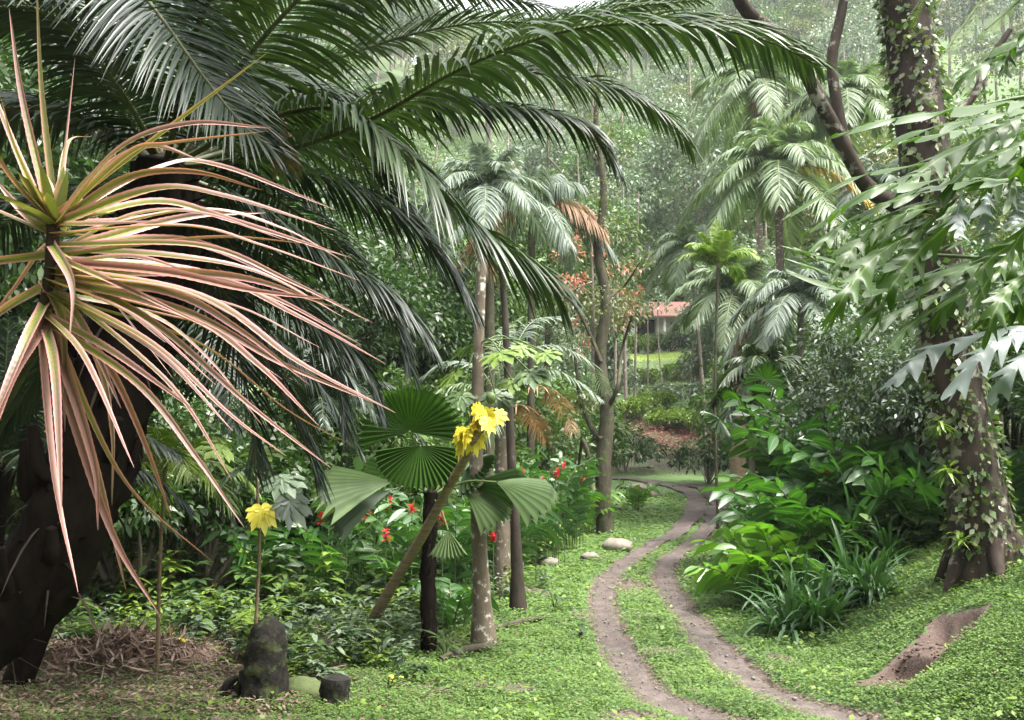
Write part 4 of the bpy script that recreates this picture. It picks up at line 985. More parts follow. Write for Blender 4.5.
# dark fan palm
b = GP(430, 652); d = b[1]
t = thing('fan_palm', 'fan palm with a dark hairy trunk and one big round green leaf on top', 'palm', b)
top = P(431, 492, d)
g = Geo(); tube(g, resample([b - [0, 0, .2], P(428, 580, d), top], 24), np.linspace(.095, .085, 24), 12, 0, .18, 4)
D = rdir(260, -60, 30); B = b + (top - b) * U(.03, 1, 260)[:, None] + D * [.085, .085, 0]
blades(g, B, D, np.cross(D, ZUP), U(.05, .16, 260), .015, .5, 2, 'strap', .2, 0)
g.build('trunk', M['palm_trunk'], t)
fans = [  # hub px, axis target px, depth shift, radius, spread, normal, mat
 ((410, 432), (408, 380), -.5, .60, 104, (.1, -1, .25), 'fan', .05, .03),
 ((420, 446), (420, 480), -.9, .52, 92, (0, -.55, .85), 'fan', .10, .02),
 ((392, 482), (306, 486), -.4, .98, 46, (.05, -.36, .93), 'fan_lit', .12, .03),
 ((392, 490), (322, 518), -.1, .82, 26, (0, -.5, .85), 'palm_grey', .25, .06),
 ((405, 478), (350, 468), .3, .6, 40, (0, -.5, .85), 'fan', .1, .05),
 ((405, 480), (350, 455), .5, .7, 50, (0, -.4, .9), 'palm', .2, .05),
 ((430, 492), (432, 445), -.2, .46, 34, (0, -1, .1), 'fan_lit', .0, .02),
 ((496, 482), (562, 494), -.4, .76, 48, (-.05, -.36, .93), 'fan_lit', .25, .05),
 ((470, 486), (530, 480), .3, .75, 36, (0, -.5, .85), 'fan', .15, .05),
 ((465, 492), (508, 512), .2, .6, 44, (0, -.4, .9), 'fan_lit', .3, .05),
 ((448, 530), (448, 560), -.3, .36, 40, (0, -1, .1), 'fan_lit', .1, .02),
 ((385, 470), (345, 455), .4, .5, 90, (0, -.4, .9), 'fan', .3, .05),
 ((465, 470), (500, 450), .5, .5, 95, (0, -.4, .9), 'fan', .3, .05)]
for (hx, hy), (ax, ay), dd, rr, spd, nv, mt, dr, cn in fans:
    hub = P(hx, hy, d + dd); axv = P(ax, ay, d + dd - .15) - hub
    g = Geo(); tube(g, resample([top - [0, 0, .05], top * .45 + hub * .55 + [0, 0, .06], hub], 8), .012, 6, 1)
    fan(g, hub, axv, nv, rr, spd, int(12 + spd / 8) if spd > 80 else 9, 0, dr, .16, .055 if spd > 80 else .07, cn)
    g.build('fan_leaf', [M[mt], M['stem_green']], t, smooth=False)
# leaning stem with the yellow head
b = GP(366, 640); d = b[1]
pts = [b, P(384, 600, d), P(420, 540, d - .1), P(450, 485, d - .2), P(472, 446, d - .3), P(482, 425, d - .3)]
pts[1:] = [P(384, 600, d - .4), P(420, 540, d - 1.1), P(450, 485, d - 1.8), P(472, 446, d - 2.3), P(482, 425, d - 2.4)]
t = lean_trunk('leaning_plant', 'leaning bare brown stem topped with yellowed leaves', 'small tree', pts, (.075, .045), M['bark_brown'])
for c, n, nm in ((P(468, 426, d - 2.4), 10, 0), (P(488, 412, d - 2.35), 8, 1)):
    for k in range(n):
        D = rdir(1, -75, 35)[0]; D[1] = -abs(D[1]) * .8; off_ = rng.normal(size=3) * .035
        g = Geo(); papaya_leaf(g, c + D * .09 + off_, D + [0, 0, -.35], np.cross(D, rng.normal(size=3)), U(.10, .20)); g.build('yellow_leaf', M['yellow'], t)
g = Geo(); blob(g, P(491, 398, d - 2.35), (.055, .05, .065), 14, .05); g.build('fruit', M['stem_green'], t)
# ginger and red flowered shrubs, left side
lg = [
 (330, 15.0, 11, 1.7, .42, .10, 'ginger', 4, 'dark glossy ginger with red flowers right of the hanging yellow leaf'),
 (372, 16.0, 11, 1.8, .42, .10, 'ginger', 3, 'dark ginger under the pale fan leaf'),
 (300, 17.5, 10, 1.8, .44, .10, 'ginger', 2, 'dark ginger with red flowers in the shade below the dark palm'),
 (408, 14.6, 10, 1.6, .42, .10, 'ginger', 3, 'ginger just left of the dark hairy trunk'),
 (455, 14.8, 11, 1.6, .46, .11, 'ginger', 1, 'ginger between the dark hairy trunk and the papaya trunk'),
 (505, 17.5, 11, 1.8, .46, .11, 'ginger', 2, 'ginger with red flowers behind the slender dark trunk'),
 (545, 20.5, 12, 2.1, .50, .11, 'ginger', 4, 'ginger with red flowers left of the row of pale stones'),
 (570, 23.0, 12, 2.0, .50, .11, 'ginger', 2, 'ginger with red flowers nearest the gnarled mossy tree'),
 (525, 23.0, 12, 2.2, .5, .12, 'ginger', 1, 'ginger behind the pale fan leaf on the right of the palm'),
 (480, 22.0, 11, 2.0, .48, .11, 'ginger', 0, 'ginger in the shade behind the papaya trunk'),
 (430, 20.0, 11, 1.9, .46, .10, 'ginger', 1, 'ginger in the shade behind the fan palm'),
 (262, 15.0, 9, 1.2, .4, .10, 'ginger', 0, 'ginger behind the hanging yellow leaf'),
 (452, 13.2, 7, .75, .36, .09, 'ginger', 0, 'low ginger at the foot of the dark hairy trunk'),
 (585, 27, 10, 1.2, .46, .10, 'ginger_fresh', 0, 'light ginger beside the foot of the gnarled mossy tree'),
 (635, 34, 9, .9, .4, .10, 'ginger_fresh', 0, 'light plant in front of the pair of brown stones')]
for px, d, n, H, L, W, mt, fl, lab in lg:
    ginger('ginger_plant', lab, on(px, d), n, H, L, W, mt, .55 * H**.5, 'ginger left of the track', fl, .8, leaves=15)
# small plants on the forest floor
fl_ = [ # px, py, n, L, W, H, mat, flower, label
 (60, 610, 9, .42, .15, .4, 'mid', None, 'broad leaved plant right beside the black palm trunk'),
 (110, 606, 10, .42, .13, .45, 'mid', None, 'broad leaved plant between the two hanging pink leaves'),
 (165, 602, 10, .45, .15, .55, 'mid', None, 'broad leaved plant behind the heap of dry fronds'),
 (205, 590, 9, .5, .17, .75, 'blue', None, 'tall grey green broad leaved plant below the young palm'),
 (150, 575, 9, .5, .2, .85, 'blue', None, 'tall broad leaved plant behind the heap of dry fronds'),
 (188, 632, 8, .30, .12, .28, 'mid', 'yellow', 'low plant with a pale yellow flower spike'),
 (240, 616, 9, .30, .12, .32, 'fresh', None, 'light green plant left of the tall mossy stone'),
 (215, 612, 9, .34, .14, .35, 'mid', 'yellow', 'plant with a cream flower spike in front of the broad leaves'),
 (285, 645, 5, .22, .11, .25, 'pale', None, 'small pale leaved plant right behind the tall mossy stone'),
 (310, 610, 9, .3, .08, .4, 'fresh', None, 'narrow leaved green plant behind the gap between the stones'),
 (372, 600, 7, .26, .12, .6, 'pale', None, 'pale round leaved plant growing against the leaning stem'),
 (392, 655, 8, .26, .06, .35, 'blue', None, 'narrow leaved plant at the foot of the leaning stem'),
 (352, 640, 9, .26, .07, .35, 'blue', None, 'grey green tuft left of the leaning stem'),
 (445, 660, 8, .24, .06, .3, 'mid', None, 'narrow leaved tuft right of the dark hairy trunk'),
 (388, 690, 3, .1, .06, .16, 'yellow', None, 'tiny yellow leaf behind the short stone'),
 (555, 610, 7, .2, .09, .3, 'blue', None, 'small dark seedling on the grass left of the track'),
 (580, 640, 6, .2, .09, .22, 'deep', None, 'small dark seedling nearest the left rut'),
 (140, 640, 8, .25, .1, .2, 'fresh', None, 'low light green plant on the dry fronds'),
 (176, 655, 4, .16, .08, .25, 'yellow', None, 'small yellowing seedling on the leaf litter'),
 (330, 660, 9, .22, .06, .25, 'fresh', None, 'light tuft behind the short dark stone'),
 (20, 590, 9, .4, .15, .5, 'mid', None, 'broad leaved plant at the left edge behind the black trunk'),
 (265, 598, 9, .3, .1, .5, 'deep', None, 'dark leafy plant under the hanging yellow leaf'),
 (340, 618, 9, .28, .09, .4, 'mid', None, 'leafy green plant left of the leaning stem')]
for px, py, n, L, W, H, mt, fw, lab in fl_:
    broadleaf('leafy_plant', lab, GP(px, py), n, L, W, H, mt, 'leafy plants on the forest floor', flower=fw)
# undergrowth: mixed seedlings nobody could count
g = Geo()
n = 900
x, y = scatter(26000, -9, 1.2, 9.8, 19, 1.2)
lim = np.interp(y, [9.8, 11, 12.5, 14, 19], [-2.2, -1.2, -.9, -.4, .8])
k = (x < lim + .5 * sn(x, y, 0, 1.3, 3)) & (y > np.interp(x, [-6, -3.6, -2.4, -1], [12.6, 12.2, 10.6, 10.0]) + .5 * sn(x, y, 0, 1.1, 8)) & (sn(x, y, 0, .9, 7) > -.55)
x, y = x[k][:1500], y[k][:1500]
for q in range(len(x)):
    b = np.array([x[q], y[q], float(terr0(x[q], y[q]))]); H = U(.12, .6)
    mi = int(rng.integers(0, 4)); nn = int(rng.integers(8, 18))
    tt = U(.3, 1, nn); a = U(0, 6.28) + np.arange(nn) * 2.4
    ax = nrm(np.array([U(-.4, .4), U(-.4, .4), 1]))
    B = b + ax * (H * tt)[:, None]
    D = np.stack([np.cos(a), np.sin(a), U(-.1, .5, nn)], 1)
    Lq = U(.08, .2)
    blades(g, B, D, np.cross(D, ZUP), Lq * U(.7, 1.2, nn), Lq * U(.3, .5), .35, 3, 'oval', .2, mi)
tag(g.build('undergrowth', [M['mid'], M['fresh'], M['pale'], M['deep']]), kind='stuff')
g = Geo()
x, y = scatter(60000, -30, 40, 14, 60, 1.3)
k = ((x < np.interp(y, [14, 20, 26, 36, 60], [-.6, .9, 2.2, 3.0, 4.0]) - .3) | (x > np.interp(y, [14, 20, 26, 36, 60], [4.6, 6, 8.6, 11.6, 14]))) & (rng.random(len(x)) < .2)
x, y = x[k][:2600], y[k][:2600]
for q in range(len(x)):
    b = np.array([x[q], y[q], float(terr0(x[q], y[q]))]); H = U(.3, 1.1); nn = 16
    a = np.arange(nn) * 2.4; B = b + ZUP * (H * U(.2, 1, nn))[:, None]
    D = np.stack([np.cos(a), np.sin(a), U(-.2, .6, nn)], 1); Lq = U(.15, .35)
    blades(g, B, D, np.cross(D, ZUP), Lq * U(.7, 1.2, nn), Lq * U(.25, .45), .4, 3, 'oval', .2, int(rng.integers(0, 4)))
tag(g.build('forest_floor_herbs', [M['mid'], M['deep'], M['blue'], M['fresh']]), kind='stuff')
# thin stem with the hanging yellow leaf
b = on(258, 10.3); d = b[1]
t = lean_trunk('seedling_tree', 'thin straight stem carrying one bright yellow leaf and papaya like leaves', 'small tree', [b, P(259, 560, d), P(258, 500, d), P(256, 470, d)], (.022, .014), M['stem_brown'], 6)
g = Geo(); papaya_leaf(g, P(262, 510, d - .1), [.25, -.25, -1], [.45, -.8, .3], .22); papaya_leaf(g, P(259, 514, d - .05), [-.4, -.3, -1], [-.5, -.6, .5], .15); g.build('yellow_leaf', M['yellow'], t)
for x, y, mt in ((235, 470, 'pale'), (282, 478, 'pale'), (262, 452, 'fresh'), (222, 448, 'fresh'), (290, 500, 'blue')):
    c = P(x, y, d + U(-.3, .3)); g = Geo(); s = P(256, 472, d); tube(g, resample([s, c], 4), .007, 4, 1); papaya_leaf(g, c, (c - s) + [0, -.1, -.15], [0, -.5, .9], .3); g.build('leaf', [M[mt], M['stem_green']], t)
# stones, stumps, log, heap of dry fronds
b = GP(265, 703)
g = Geo(); z = np.linspace(-.1, .84, 14)
tube(g, resample([b + [0, 0, -.1], b + [0, 0, .2], b + [.01, 0, .5], b + [.03, 0, .74], b + [.04, 0, .80]], 22), np.interp(np.linspace(0, 1, 22), [0, .3, .6, .8, .92, 1], [.25, .22, .195, .175, .13, .05]), 22, 0, .16, 3)
tag(g.build('standing_stone', M['stone_dark'], off=b), 'tall dark mossy upright stone at the edge of the grass', 'stone')
b = GP(335, 706)
g = Geo(); tube(g, resample([b - [0, 0, .1], b + [0, 0, .12], b + [.01, 0, .26]], 10), [.14, .15, .15, .145, .145, .14, .145, .14, .14, .135], 16, 0, .16, 2, .12)
tag(g.build('stump', M['stone_dark'], off=b), 'short black cut stump right of the tall mossy stone', 'stump')
b = GP(303, 694); g = Geo(); blob(g, b + [0, 0, .03], (.20, .16, .14), 18, .15, 1.7, 8); tag(g.build('stone', M['stone_moss'], off=b), 'low rounded mossy stone between the tall stone and the stump', 'stone')
b = GP(232, 700); g = Geo()
for q in ([(0, 0, -.05), (-.05, -.03, .12), (.04, 0, .2)], [(.1, 0, -.03), (-.02, .05, .08), (-.14, 0, .05)], [(.02, 0, .0), (.09, 0, .14), (.10, 0, .26)]):
    tube(g, resample([b + np.array(v) for v in q], 10), np.linspace(.07, .035, 10), 8, 0, .25, q[1][0] * 30)
tag(g.build('root_stub', M['stone_dark'], off=b), 'black twisted root stub left of the tall mossy stone', 'root')
for (x0, y0), (x1, y1), r, lab, mt in [((130, 640), (226, 664), .035, 'dry fallen stick lying across the heap of dry fronds', 'bark_grey'), ((470, 640), (545, 620), .05, 'mossy fallen branch in front of the slender dark trunk', 'moss_bark'), ((440, 664), (492, 650), .06, 'mossy root at the foot of the papaya trunk', 'moss_bark'), ((205, 650), (268, 626), .02, 'thin dead stick left of the tall mossy stone', 'bark_grey')]:
    a_, b_ = GP(x0, y0), GP(x1, y1); g = Geo(); tube(g, resample([a_ + [0, 0, r * .4], a_ * .5 + b_ * .5 + [0, .05, r * 1.1], b_ + [0, 0, r * .4]], 14), np.linspace(r, r * .7, 14), 8, 0, .2, x0); tag(g.build('fallen_branch', M[mt], off=a_), lab, 'branch')
b = GP(120, 662); t = thing('dry_frond_heap', 'heap of bleached dry palm fronds and curled leaves under the pink plant', 'leaf heap', b)
g = Geo()
n = 1600; a = U(0, 6.28, n); r_ = np.abs(rng.normal(size=n)) * .5
x = b[0] + np.cos(a) * r_ * 1.5; y = b[1] + np.sin(a) * r_ * .9
z = terr0(x, y) + .30 * np.exp(-(r_ / .6)**2) * U(.3, 1, n) + .02
D = rdir(n, -10, 30); blades(g, np.stack([x, y, z], 1), D, np.cross(D, ZUP) + rng.normal(size=(n, 3)) * .5, U(.08, .32, n), U(.015, .04, n), U(-.6, 1.2, n), 5, 'strap', .4)
g.build('dry_leaves', M['straw'], t)
g = Geo()
for k in range(7):
    p0 = b + [U(-.8, .6), U(-.4, .4), .12]; a = U(-.5, .5); e = p0 + [math.cos(a) * .9, math.sin(a) * .5, -.05]
    frond(g, g, [p0, p0 * .5 + e * .5 + [0, 0, .1], e], 22, .28, .02, .5, (20, 60), .05, .1, .012, 0, 3)
g.build('dry_frond', M['litter'], t)
ground_leaves('frond_litter', 16000, lambda x, y: (x < np.interp(y, [7, 10, 12, 14], [-1.6, -1.9, -3.0, -4])) & (y < 13) & (sn(x, y, 0, 1.4, 2) > -.45), .11, M['straw'], lift=.012, y0=8.6, y1=13, power=1.2, up=.45, asp=.22, hgt=.05)
ground_leaves('earth_litter', 50000, lambda x, y: (dirtmask(x, y) > .2) & (y > 40) & (rutdist(x, y) > .15), .10, M['litter'], lift=.02, y0=40, y1=63, power=1.2, up=.3, asp=.5, hgt=.05, grow=0)
ground_leaves('track_litter', 40000, lambda x, y: (rutdist(x, y) < .42) & (rng.random(len(x)) < .35), .03, M['litter'], lift=.012, y0=8, y1=30, power=1.8, up=.3, asp=.5, hgt=.01, grow=.004)
g = Geo()
for k in range(150):
    u, v = U(-.08, ST_LEN + .08), U(-.27, .27); q = ST_A + ST_T * u + ST_N * v; r_ = U(.006, .024)
    blob(g, [q[0], q[1], float(terr(q[0], q[1])) + r_ * .2], (r_ * 1.2, r_, r_ * .7), 8, .25, 1.7, k)
tag(g.build('soil_crumbs', M['soil']), kind='stuff')
g = Geo()
for k in range(700):
    rt_ = (rutL, rutR)[k % 2]; q = rt_[int(U(0, 110))] + rng.normal(size=2) * .13; r_ = abs(rng.normal()) * .007 + .004
    blob(g, [q[0], q[1], float(terr0(q[0], q[1])) - .02], (r_ * 1.2, r_, r_ * .8), 6, .25, 1.7, k)
tag(g.build('track_pebbles', M['stone_pale']), kind='stuff')
# dirt on the steps
ground_leaves('step_litter', 14000, lambda x, y: (step_uv(x, y)[0] > -.1) & (step_uv(x, y)[0] < ST_LEN + .05) & (np.abs(step_uv(x, y)[1]) < .26) & (rng.random(len(x)) < .35), .05, M['litter'], lift=.006, y0=7.8, y1=11.5, power=1.2, up=.3, asp=.4, hgt=.01)

# ------------------------------------------------------------------ the big palm at left
C = P(165, 170, 6.2)
base = np.array([-4.35, 6.0, float(terr0(-4.35, 6.0))])
t = thing('big_palm', 'big dark palm with a leaning black trunk and long glossy arching fronds', 'palm', base)
g = Geo()
tp_ = resample([base - [0, 0, .3], P(-45, 660, 6), P(50, 560, 6), P(95, 450, 6), P(130, 330, 6.1), C], 40)
tube(g, tp_, np.interp(np.linspace(0, 1, 40), [0, .3, .8, 1], [.31, .25, .24, .21]), 18, 0, .22, 4)
D = rdir(420, 10, 70); k = rng.integers(3, 39, 420)
blades(g, tp_[k] + D * [.2, .2, 0], D, np.cross(D, ZUP), U(.08, .3, 420), U(.02, .05, 420), U(0, .6, 420), 3, 'strap', .3, 0)
for k in range(34):
    f = U(.12, .97); c = tp_[int(f * 39)]; a = k * 2.4; h = np.array([math.cos(a), math.sin(a), 0])
    e = c + h * U(.26, .42) + ZUP * U(.18, .4)
    tube(g, resample([c + h * .12, c + h * .26 + ZUP * .06, e], 7), np.linspace(.075, .03, 7), 7, 0, .15, k)
k = rng.integers(4, 39, 130); D = rdir(130, -75, 10)
blades(g, tp_[k] + D * [.24, .24, 0], D, np.cross(D, ZUP), U(.15, .5, 130), U(.012, .03, 130), U(.1, .8, 130), 4, 'strap', .3, 1)
g.build('trunk', [M['palm_trunk'], M['old_fibre']], t)
F = [  # pixel control points with depth, leaflet length, width, droop, material, density, roll
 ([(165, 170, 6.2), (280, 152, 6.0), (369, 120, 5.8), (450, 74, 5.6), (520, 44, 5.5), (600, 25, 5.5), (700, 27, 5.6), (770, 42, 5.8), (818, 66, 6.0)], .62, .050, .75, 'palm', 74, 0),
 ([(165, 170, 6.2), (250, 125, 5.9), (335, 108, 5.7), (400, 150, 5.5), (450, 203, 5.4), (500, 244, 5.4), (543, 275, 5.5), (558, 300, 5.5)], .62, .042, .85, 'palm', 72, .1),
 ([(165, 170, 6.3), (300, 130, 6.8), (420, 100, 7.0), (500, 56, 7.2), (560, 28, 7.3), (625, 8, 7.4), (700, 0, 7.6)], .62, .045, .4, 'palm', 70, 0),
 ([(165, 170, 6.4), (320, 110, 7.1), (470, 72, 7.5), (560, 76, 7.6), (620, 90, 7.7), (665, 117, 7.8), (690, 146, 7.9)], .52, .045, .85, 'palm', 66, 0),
 ([(165, 170, 6.4), (300, 100, 7.0), (440, 100, 7.3), (540, 112, 7.4), (590, 130, 7.5), (616, 166, 7.5)], .55, .045, .95, 'palm_shaded', 60, 0),
 ([(165, 170, 6.2), (90, 20, 5.8), (110, -40, 5.4), (155, 10, 5.0), (203, 76, 4.8), (240, 122, 4.7), (268, 146, 4.7)], .58, .030, .45, 'palm_shaded', 84, -.5),
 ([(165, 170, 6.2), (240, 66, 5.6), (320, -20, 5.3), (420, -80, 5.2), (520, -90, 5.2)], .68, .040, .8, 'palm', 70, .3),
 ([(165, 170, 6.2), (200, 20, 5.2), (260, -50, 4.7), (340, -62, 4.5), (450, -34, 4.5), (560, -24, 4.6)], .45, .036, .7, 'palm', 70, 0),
 ([(165, 170, 6.2), (80, 60, 6.0), (0, 0, 5.8), (-120, -20, 5.8)], .6, .04, .8, 'palm_shaded', 60, 0),
 ([(165, 170, 6.2), (60, 110, 6.0), (-60, 130, 6.0), (-150, 220, 6)], .6, .04, .8, 'palm_shaded', 60, 0),
 ([(165, 170, 6.3), (250, 205, 6.5), (330, 258, 6.6), (390, 293, 6.6), (432, 346, 6.6)], .52, .036, .85, 'palm_shaded', 64, 0),
 ([(165, 170, 6.3), (225, 240, 6.5), (290, 300, 6.6), (350, 350, 6.6), (376, 402, 6.6)], .52, .036, .8, 'palm_shaded', 60, 0),
 ([(165, 170, 6.4), (230, 165, 6.9), (330, 180, 7.2), (420, 232, 7.4), (472, 305, 7.4)], .6, .04, .8, 'palm_shaded', 64, 0),
 ([(165, 170, 6.4), (200, 250, 6.9), (252, 340, 7.1), (300, 430, 7.2), (318, 482, 7.2)], .52, .036, .6, 'palm_shaded', 60, 0),
 ([(165, 170, 6.4), (120, 262, 7.0), (60, 340, 7.1), (0, 432, 7.1)], .6, .04, .6, 'palm_shaded', 60, 0),
 ([(165, 170, 6.4), (205, 90, 7.2), (290, 30, 7.8), (390, -20, 8.0), (500, -40, 8)], .65, .045, .7, 'palm_shaded', 64, 0),
 ([(165, 170, 6.4), (130, -20, 7.0), (90, -150, 7.4), (20, -230, 7.6)], .65, .045, .7, 'palm_shaded', 60, 0),
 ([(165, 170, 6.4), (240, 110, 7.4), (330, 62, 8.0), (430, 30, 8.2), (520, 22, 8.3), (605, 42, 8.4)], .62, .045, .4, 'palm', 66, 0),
 ([(165, 170, 6.3), (180, 60, 6.8), (200, -60, 7.2), (260, -160, 7.5)], .65, .045, .7, 'palm_shaded', 60, 0),
 ([(165, 170, 6.3), (120, 90, 5.6), (60, 20, 5.2), (-10, 10, 5.0), (-80, 70, 5.0)], .6, .04, .8, 'palm_shaded', 60, 0),
 ([(165, 170, 6.4), (240, 90, 6.9), (300, 90, 7.2), (360, 130, 7.4), (400, 200, 7.5)], .62, .042, .8, 'palm_shaded', 62, 0),
]
F += [([(165, 170, 6.4), (240, 180, 7.2), (320, 230, 7.8), (385, 300, 8.0), (410, 370, 8.0)], .55, .04, .7, 'palm_shaded', 56, 0),
 ([(165, 170, 6.4), (220, 200, 7.4), (280, 270, 8.0), (330, 350, 8.3), (345, 430, 8.3)], .55, .04, .7, 'palm_shaded', 56, 0),
 ([(165, 170, 6.4), (190, 220, 7.4), (225, 310, 8.0), (250, 400, 8.2), (255, 470, 8.2)], .55, .04, .6, 'palm_shaded', 54, 0),
 ([(165, 170, 6.4), (240, 150, 7.6), (330, 150, 8.4), (400, 200, 8.8), (440, 270, 8.9)], .6, .04, .8, 'palm_shaded', 56, 0),
 ([(165, 170, 6.4), (150, 220, 7.2), (140, 300, 7.8), (120, 390, 8.0)], .55, .04, .6, 'palm_shaded', 50, 0),
 ([(165, 170, 6.4), (100, 120, 7.4), (20, 100, 8.0), (-60, 140, 8.2), (-110, 210, 8.2)], .65, .045, .8, 'palm_shaded', 54, 0),
 ([(165, 170, 6.4), (90, 190, 7.2), (10, 220, 7.8), (-60, 290, 8.0)], .6, .04, .8, 'palm_shaded', 52, 0),
 ([(165, 170, 6.4), (80, 30, 7.0), (20, -60, 7.4), (-60, -110, 7.6)], .65, .045, .8, 'palm_shaded', 54, 0),
 ([(165, 170, 6.4), (260, 60, 7.8), (360, 0, 8.6), (460, -10, 9), (560, 10, 9.2)], .7, .045, .7, 'palm_shaded', 58, 0)]
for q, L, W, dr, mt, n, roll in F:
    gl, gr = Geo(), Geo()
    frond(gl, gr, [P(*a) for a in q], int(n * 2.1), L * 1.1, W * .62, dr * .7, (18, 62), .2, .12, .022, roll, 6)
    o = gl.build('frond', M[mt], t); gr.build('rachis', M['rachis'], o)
g = Geo(); c = P(282, 132, 6.0)
D = rdir(40, -85, -50); blades(g, c + rng.normal(size=(40, 3)) * .03, D, np.cross(D, [0, 1, 0]), U(.15, .3, 40), .02, .2, 3, 'strap', .2); g.build('dry_tip', M['dry_frond'], t)

# ------------------------------------------------------------------ pink spiky plant in front of it
H0 = P(48, 268, 2.15)
gb = np.array([-1.35, 2.2, float(terr0(-1.35, 2.2))])
t = thing('spiky_plant', 'spiky plant with long narrow pink edged leaves in the left foreground', 'dracaena', gb)
g = Geo(); tube(g, resample([gb - [0, 0, .1], gb + [.05, 0, .8], P(-60, 520, 2.6), P(10, 390, 2.4), P(44, 322, 2.17), P(54, 222, 2.15)], 26), np.linspace(.03, .014, 26), 10, 0, .08); g.build('stem', M['bark_dark'], t)
LV = [
 [(40, 200), (20, 100), (9, 8)], [(45, 190), (40, 90), (36, -40)], [(58, 215), (66, 150), (75, 58)], [(75, 215), (160, 132), (268, 52)], [(66, 215), (105, 135), (180, 108), (272, 128)], [(50, 215), (60, 140), (92, 136)],
 [(85, 195), (120, 140), (165, 132), (268, 131)], [(86, 200), (140, 146), (205, 145), (336, 210)], [(92, 210), (150, 172), (225, 182), (338, 231)], [(95, 220), (150, 186), (232, 210), (352, 258)], [(100, 235), (180, 212), (262, 236), (361, 281)], [(100, 245), (200, 230), (290, 271), (373, 323)],
 [(110, 257), (200, 257), (300, 308), (386, 364)], [(100, 265), (200, 280), (300, 358), (396, 413)], [(92, 280), (180, 300), (280, 360), (372, 402)], [(100, 288), (200, 332), (290, 410), (353, 446)], [(92, 272), (150, 310), (250, 402), (331, 468)], [(80, 290), (150, 332), (230, 412), (286, 456)],
 [(80, 322), (140, 372), (200, 452), (244, 527)], [(88, 275), (130, 305), (216, 385)], [(58, 275), (66, 322), (65, 432)], [(24, 330), (12, 370), (-12, 450)], [(35, 350), (50, 470), (78, 592)], [(68, 350), (95, 452), (126, 590)], [(52, 420), (100, 520), (161, 618)], [(52, 400), (112, 482), (217, 566)],
 [(30, 230), (10, 180), (-30, 110)], [(20, 240), (-20, 200), (-80, 190)], [(25, 260), (-30, 260), (-100, 300)], [(30, 280), (-10, 310), (-60, 400)], [(40, 235), (20, 160), (-20, 60)], [(70, 245), (50, 235), (20, 280), (-20, 330)],
 [(90, 250), (170, 245), (260, 262), (345, 318)], [(95, 240), (190, 190), (280, 215), (345, 262)], [(90, 262), (160, 268), (250, 290), (335, 300)], [(85, 255), (140, 225), (210, 235), (300, 290)], [(90, 285), (150, 300), (210, 345), (262, 425)], [(75, 300), (110, 350), (150, 440), (172, 520)], [(60, 285), (100, 330), (120, 420), (112, 505)], [(95, 275), (170, 278), (240, 318), (310, 385)],
 [(80, 225), (120, 165), (190, 160), (262, 190)], [(70, 215), (90, 160), (140, 135), (200, 160)], [(105, 270), (190, 300), (262, 355), (318, 425)], [(88, 250), (130, 200), (200, 200), (285, 240)], [(95, 262), (180, 260), (270, 285), (362, 345)], [(60, 310), (80, 400), (100, 470), (98, 530)],
 [(40, 240), (25, 215), (-5, 180)], [(35, 225), (15, 150), (0, 95)], [(62, 240), (75, 275), (70, 340)], [(80, 285), (140, 345), (190, 395), (232, 480)]]
LV += [[(60 + a_ * 12, 262 + b_ * 9), (130 + a_ * 40, 250 + b_ * 30), (200 + a_ * 55, 275 + b_ * 52)] for a_, b_ in ((0, 0), (1, 1), (2, -.6), (1.5, 2), (2.4, .6), (.6, 3), (2.2, 1.4), (1.2, -1.2))]
LV += [[(60 + 26 * math.cos(a_), y_ + 24 * math.sin(a_)), (54 + 60 * math.cos(a_), y_ + 55 * math.sin(a_) + 8), (54 + r_ * math.cos(a_), y_ + r_ * math.sin(a_) + 30)] for a_, y_, r_ in [(U(-.6, 2.2), U(225, 315), U(110, 190)) for _ in range(12)]]
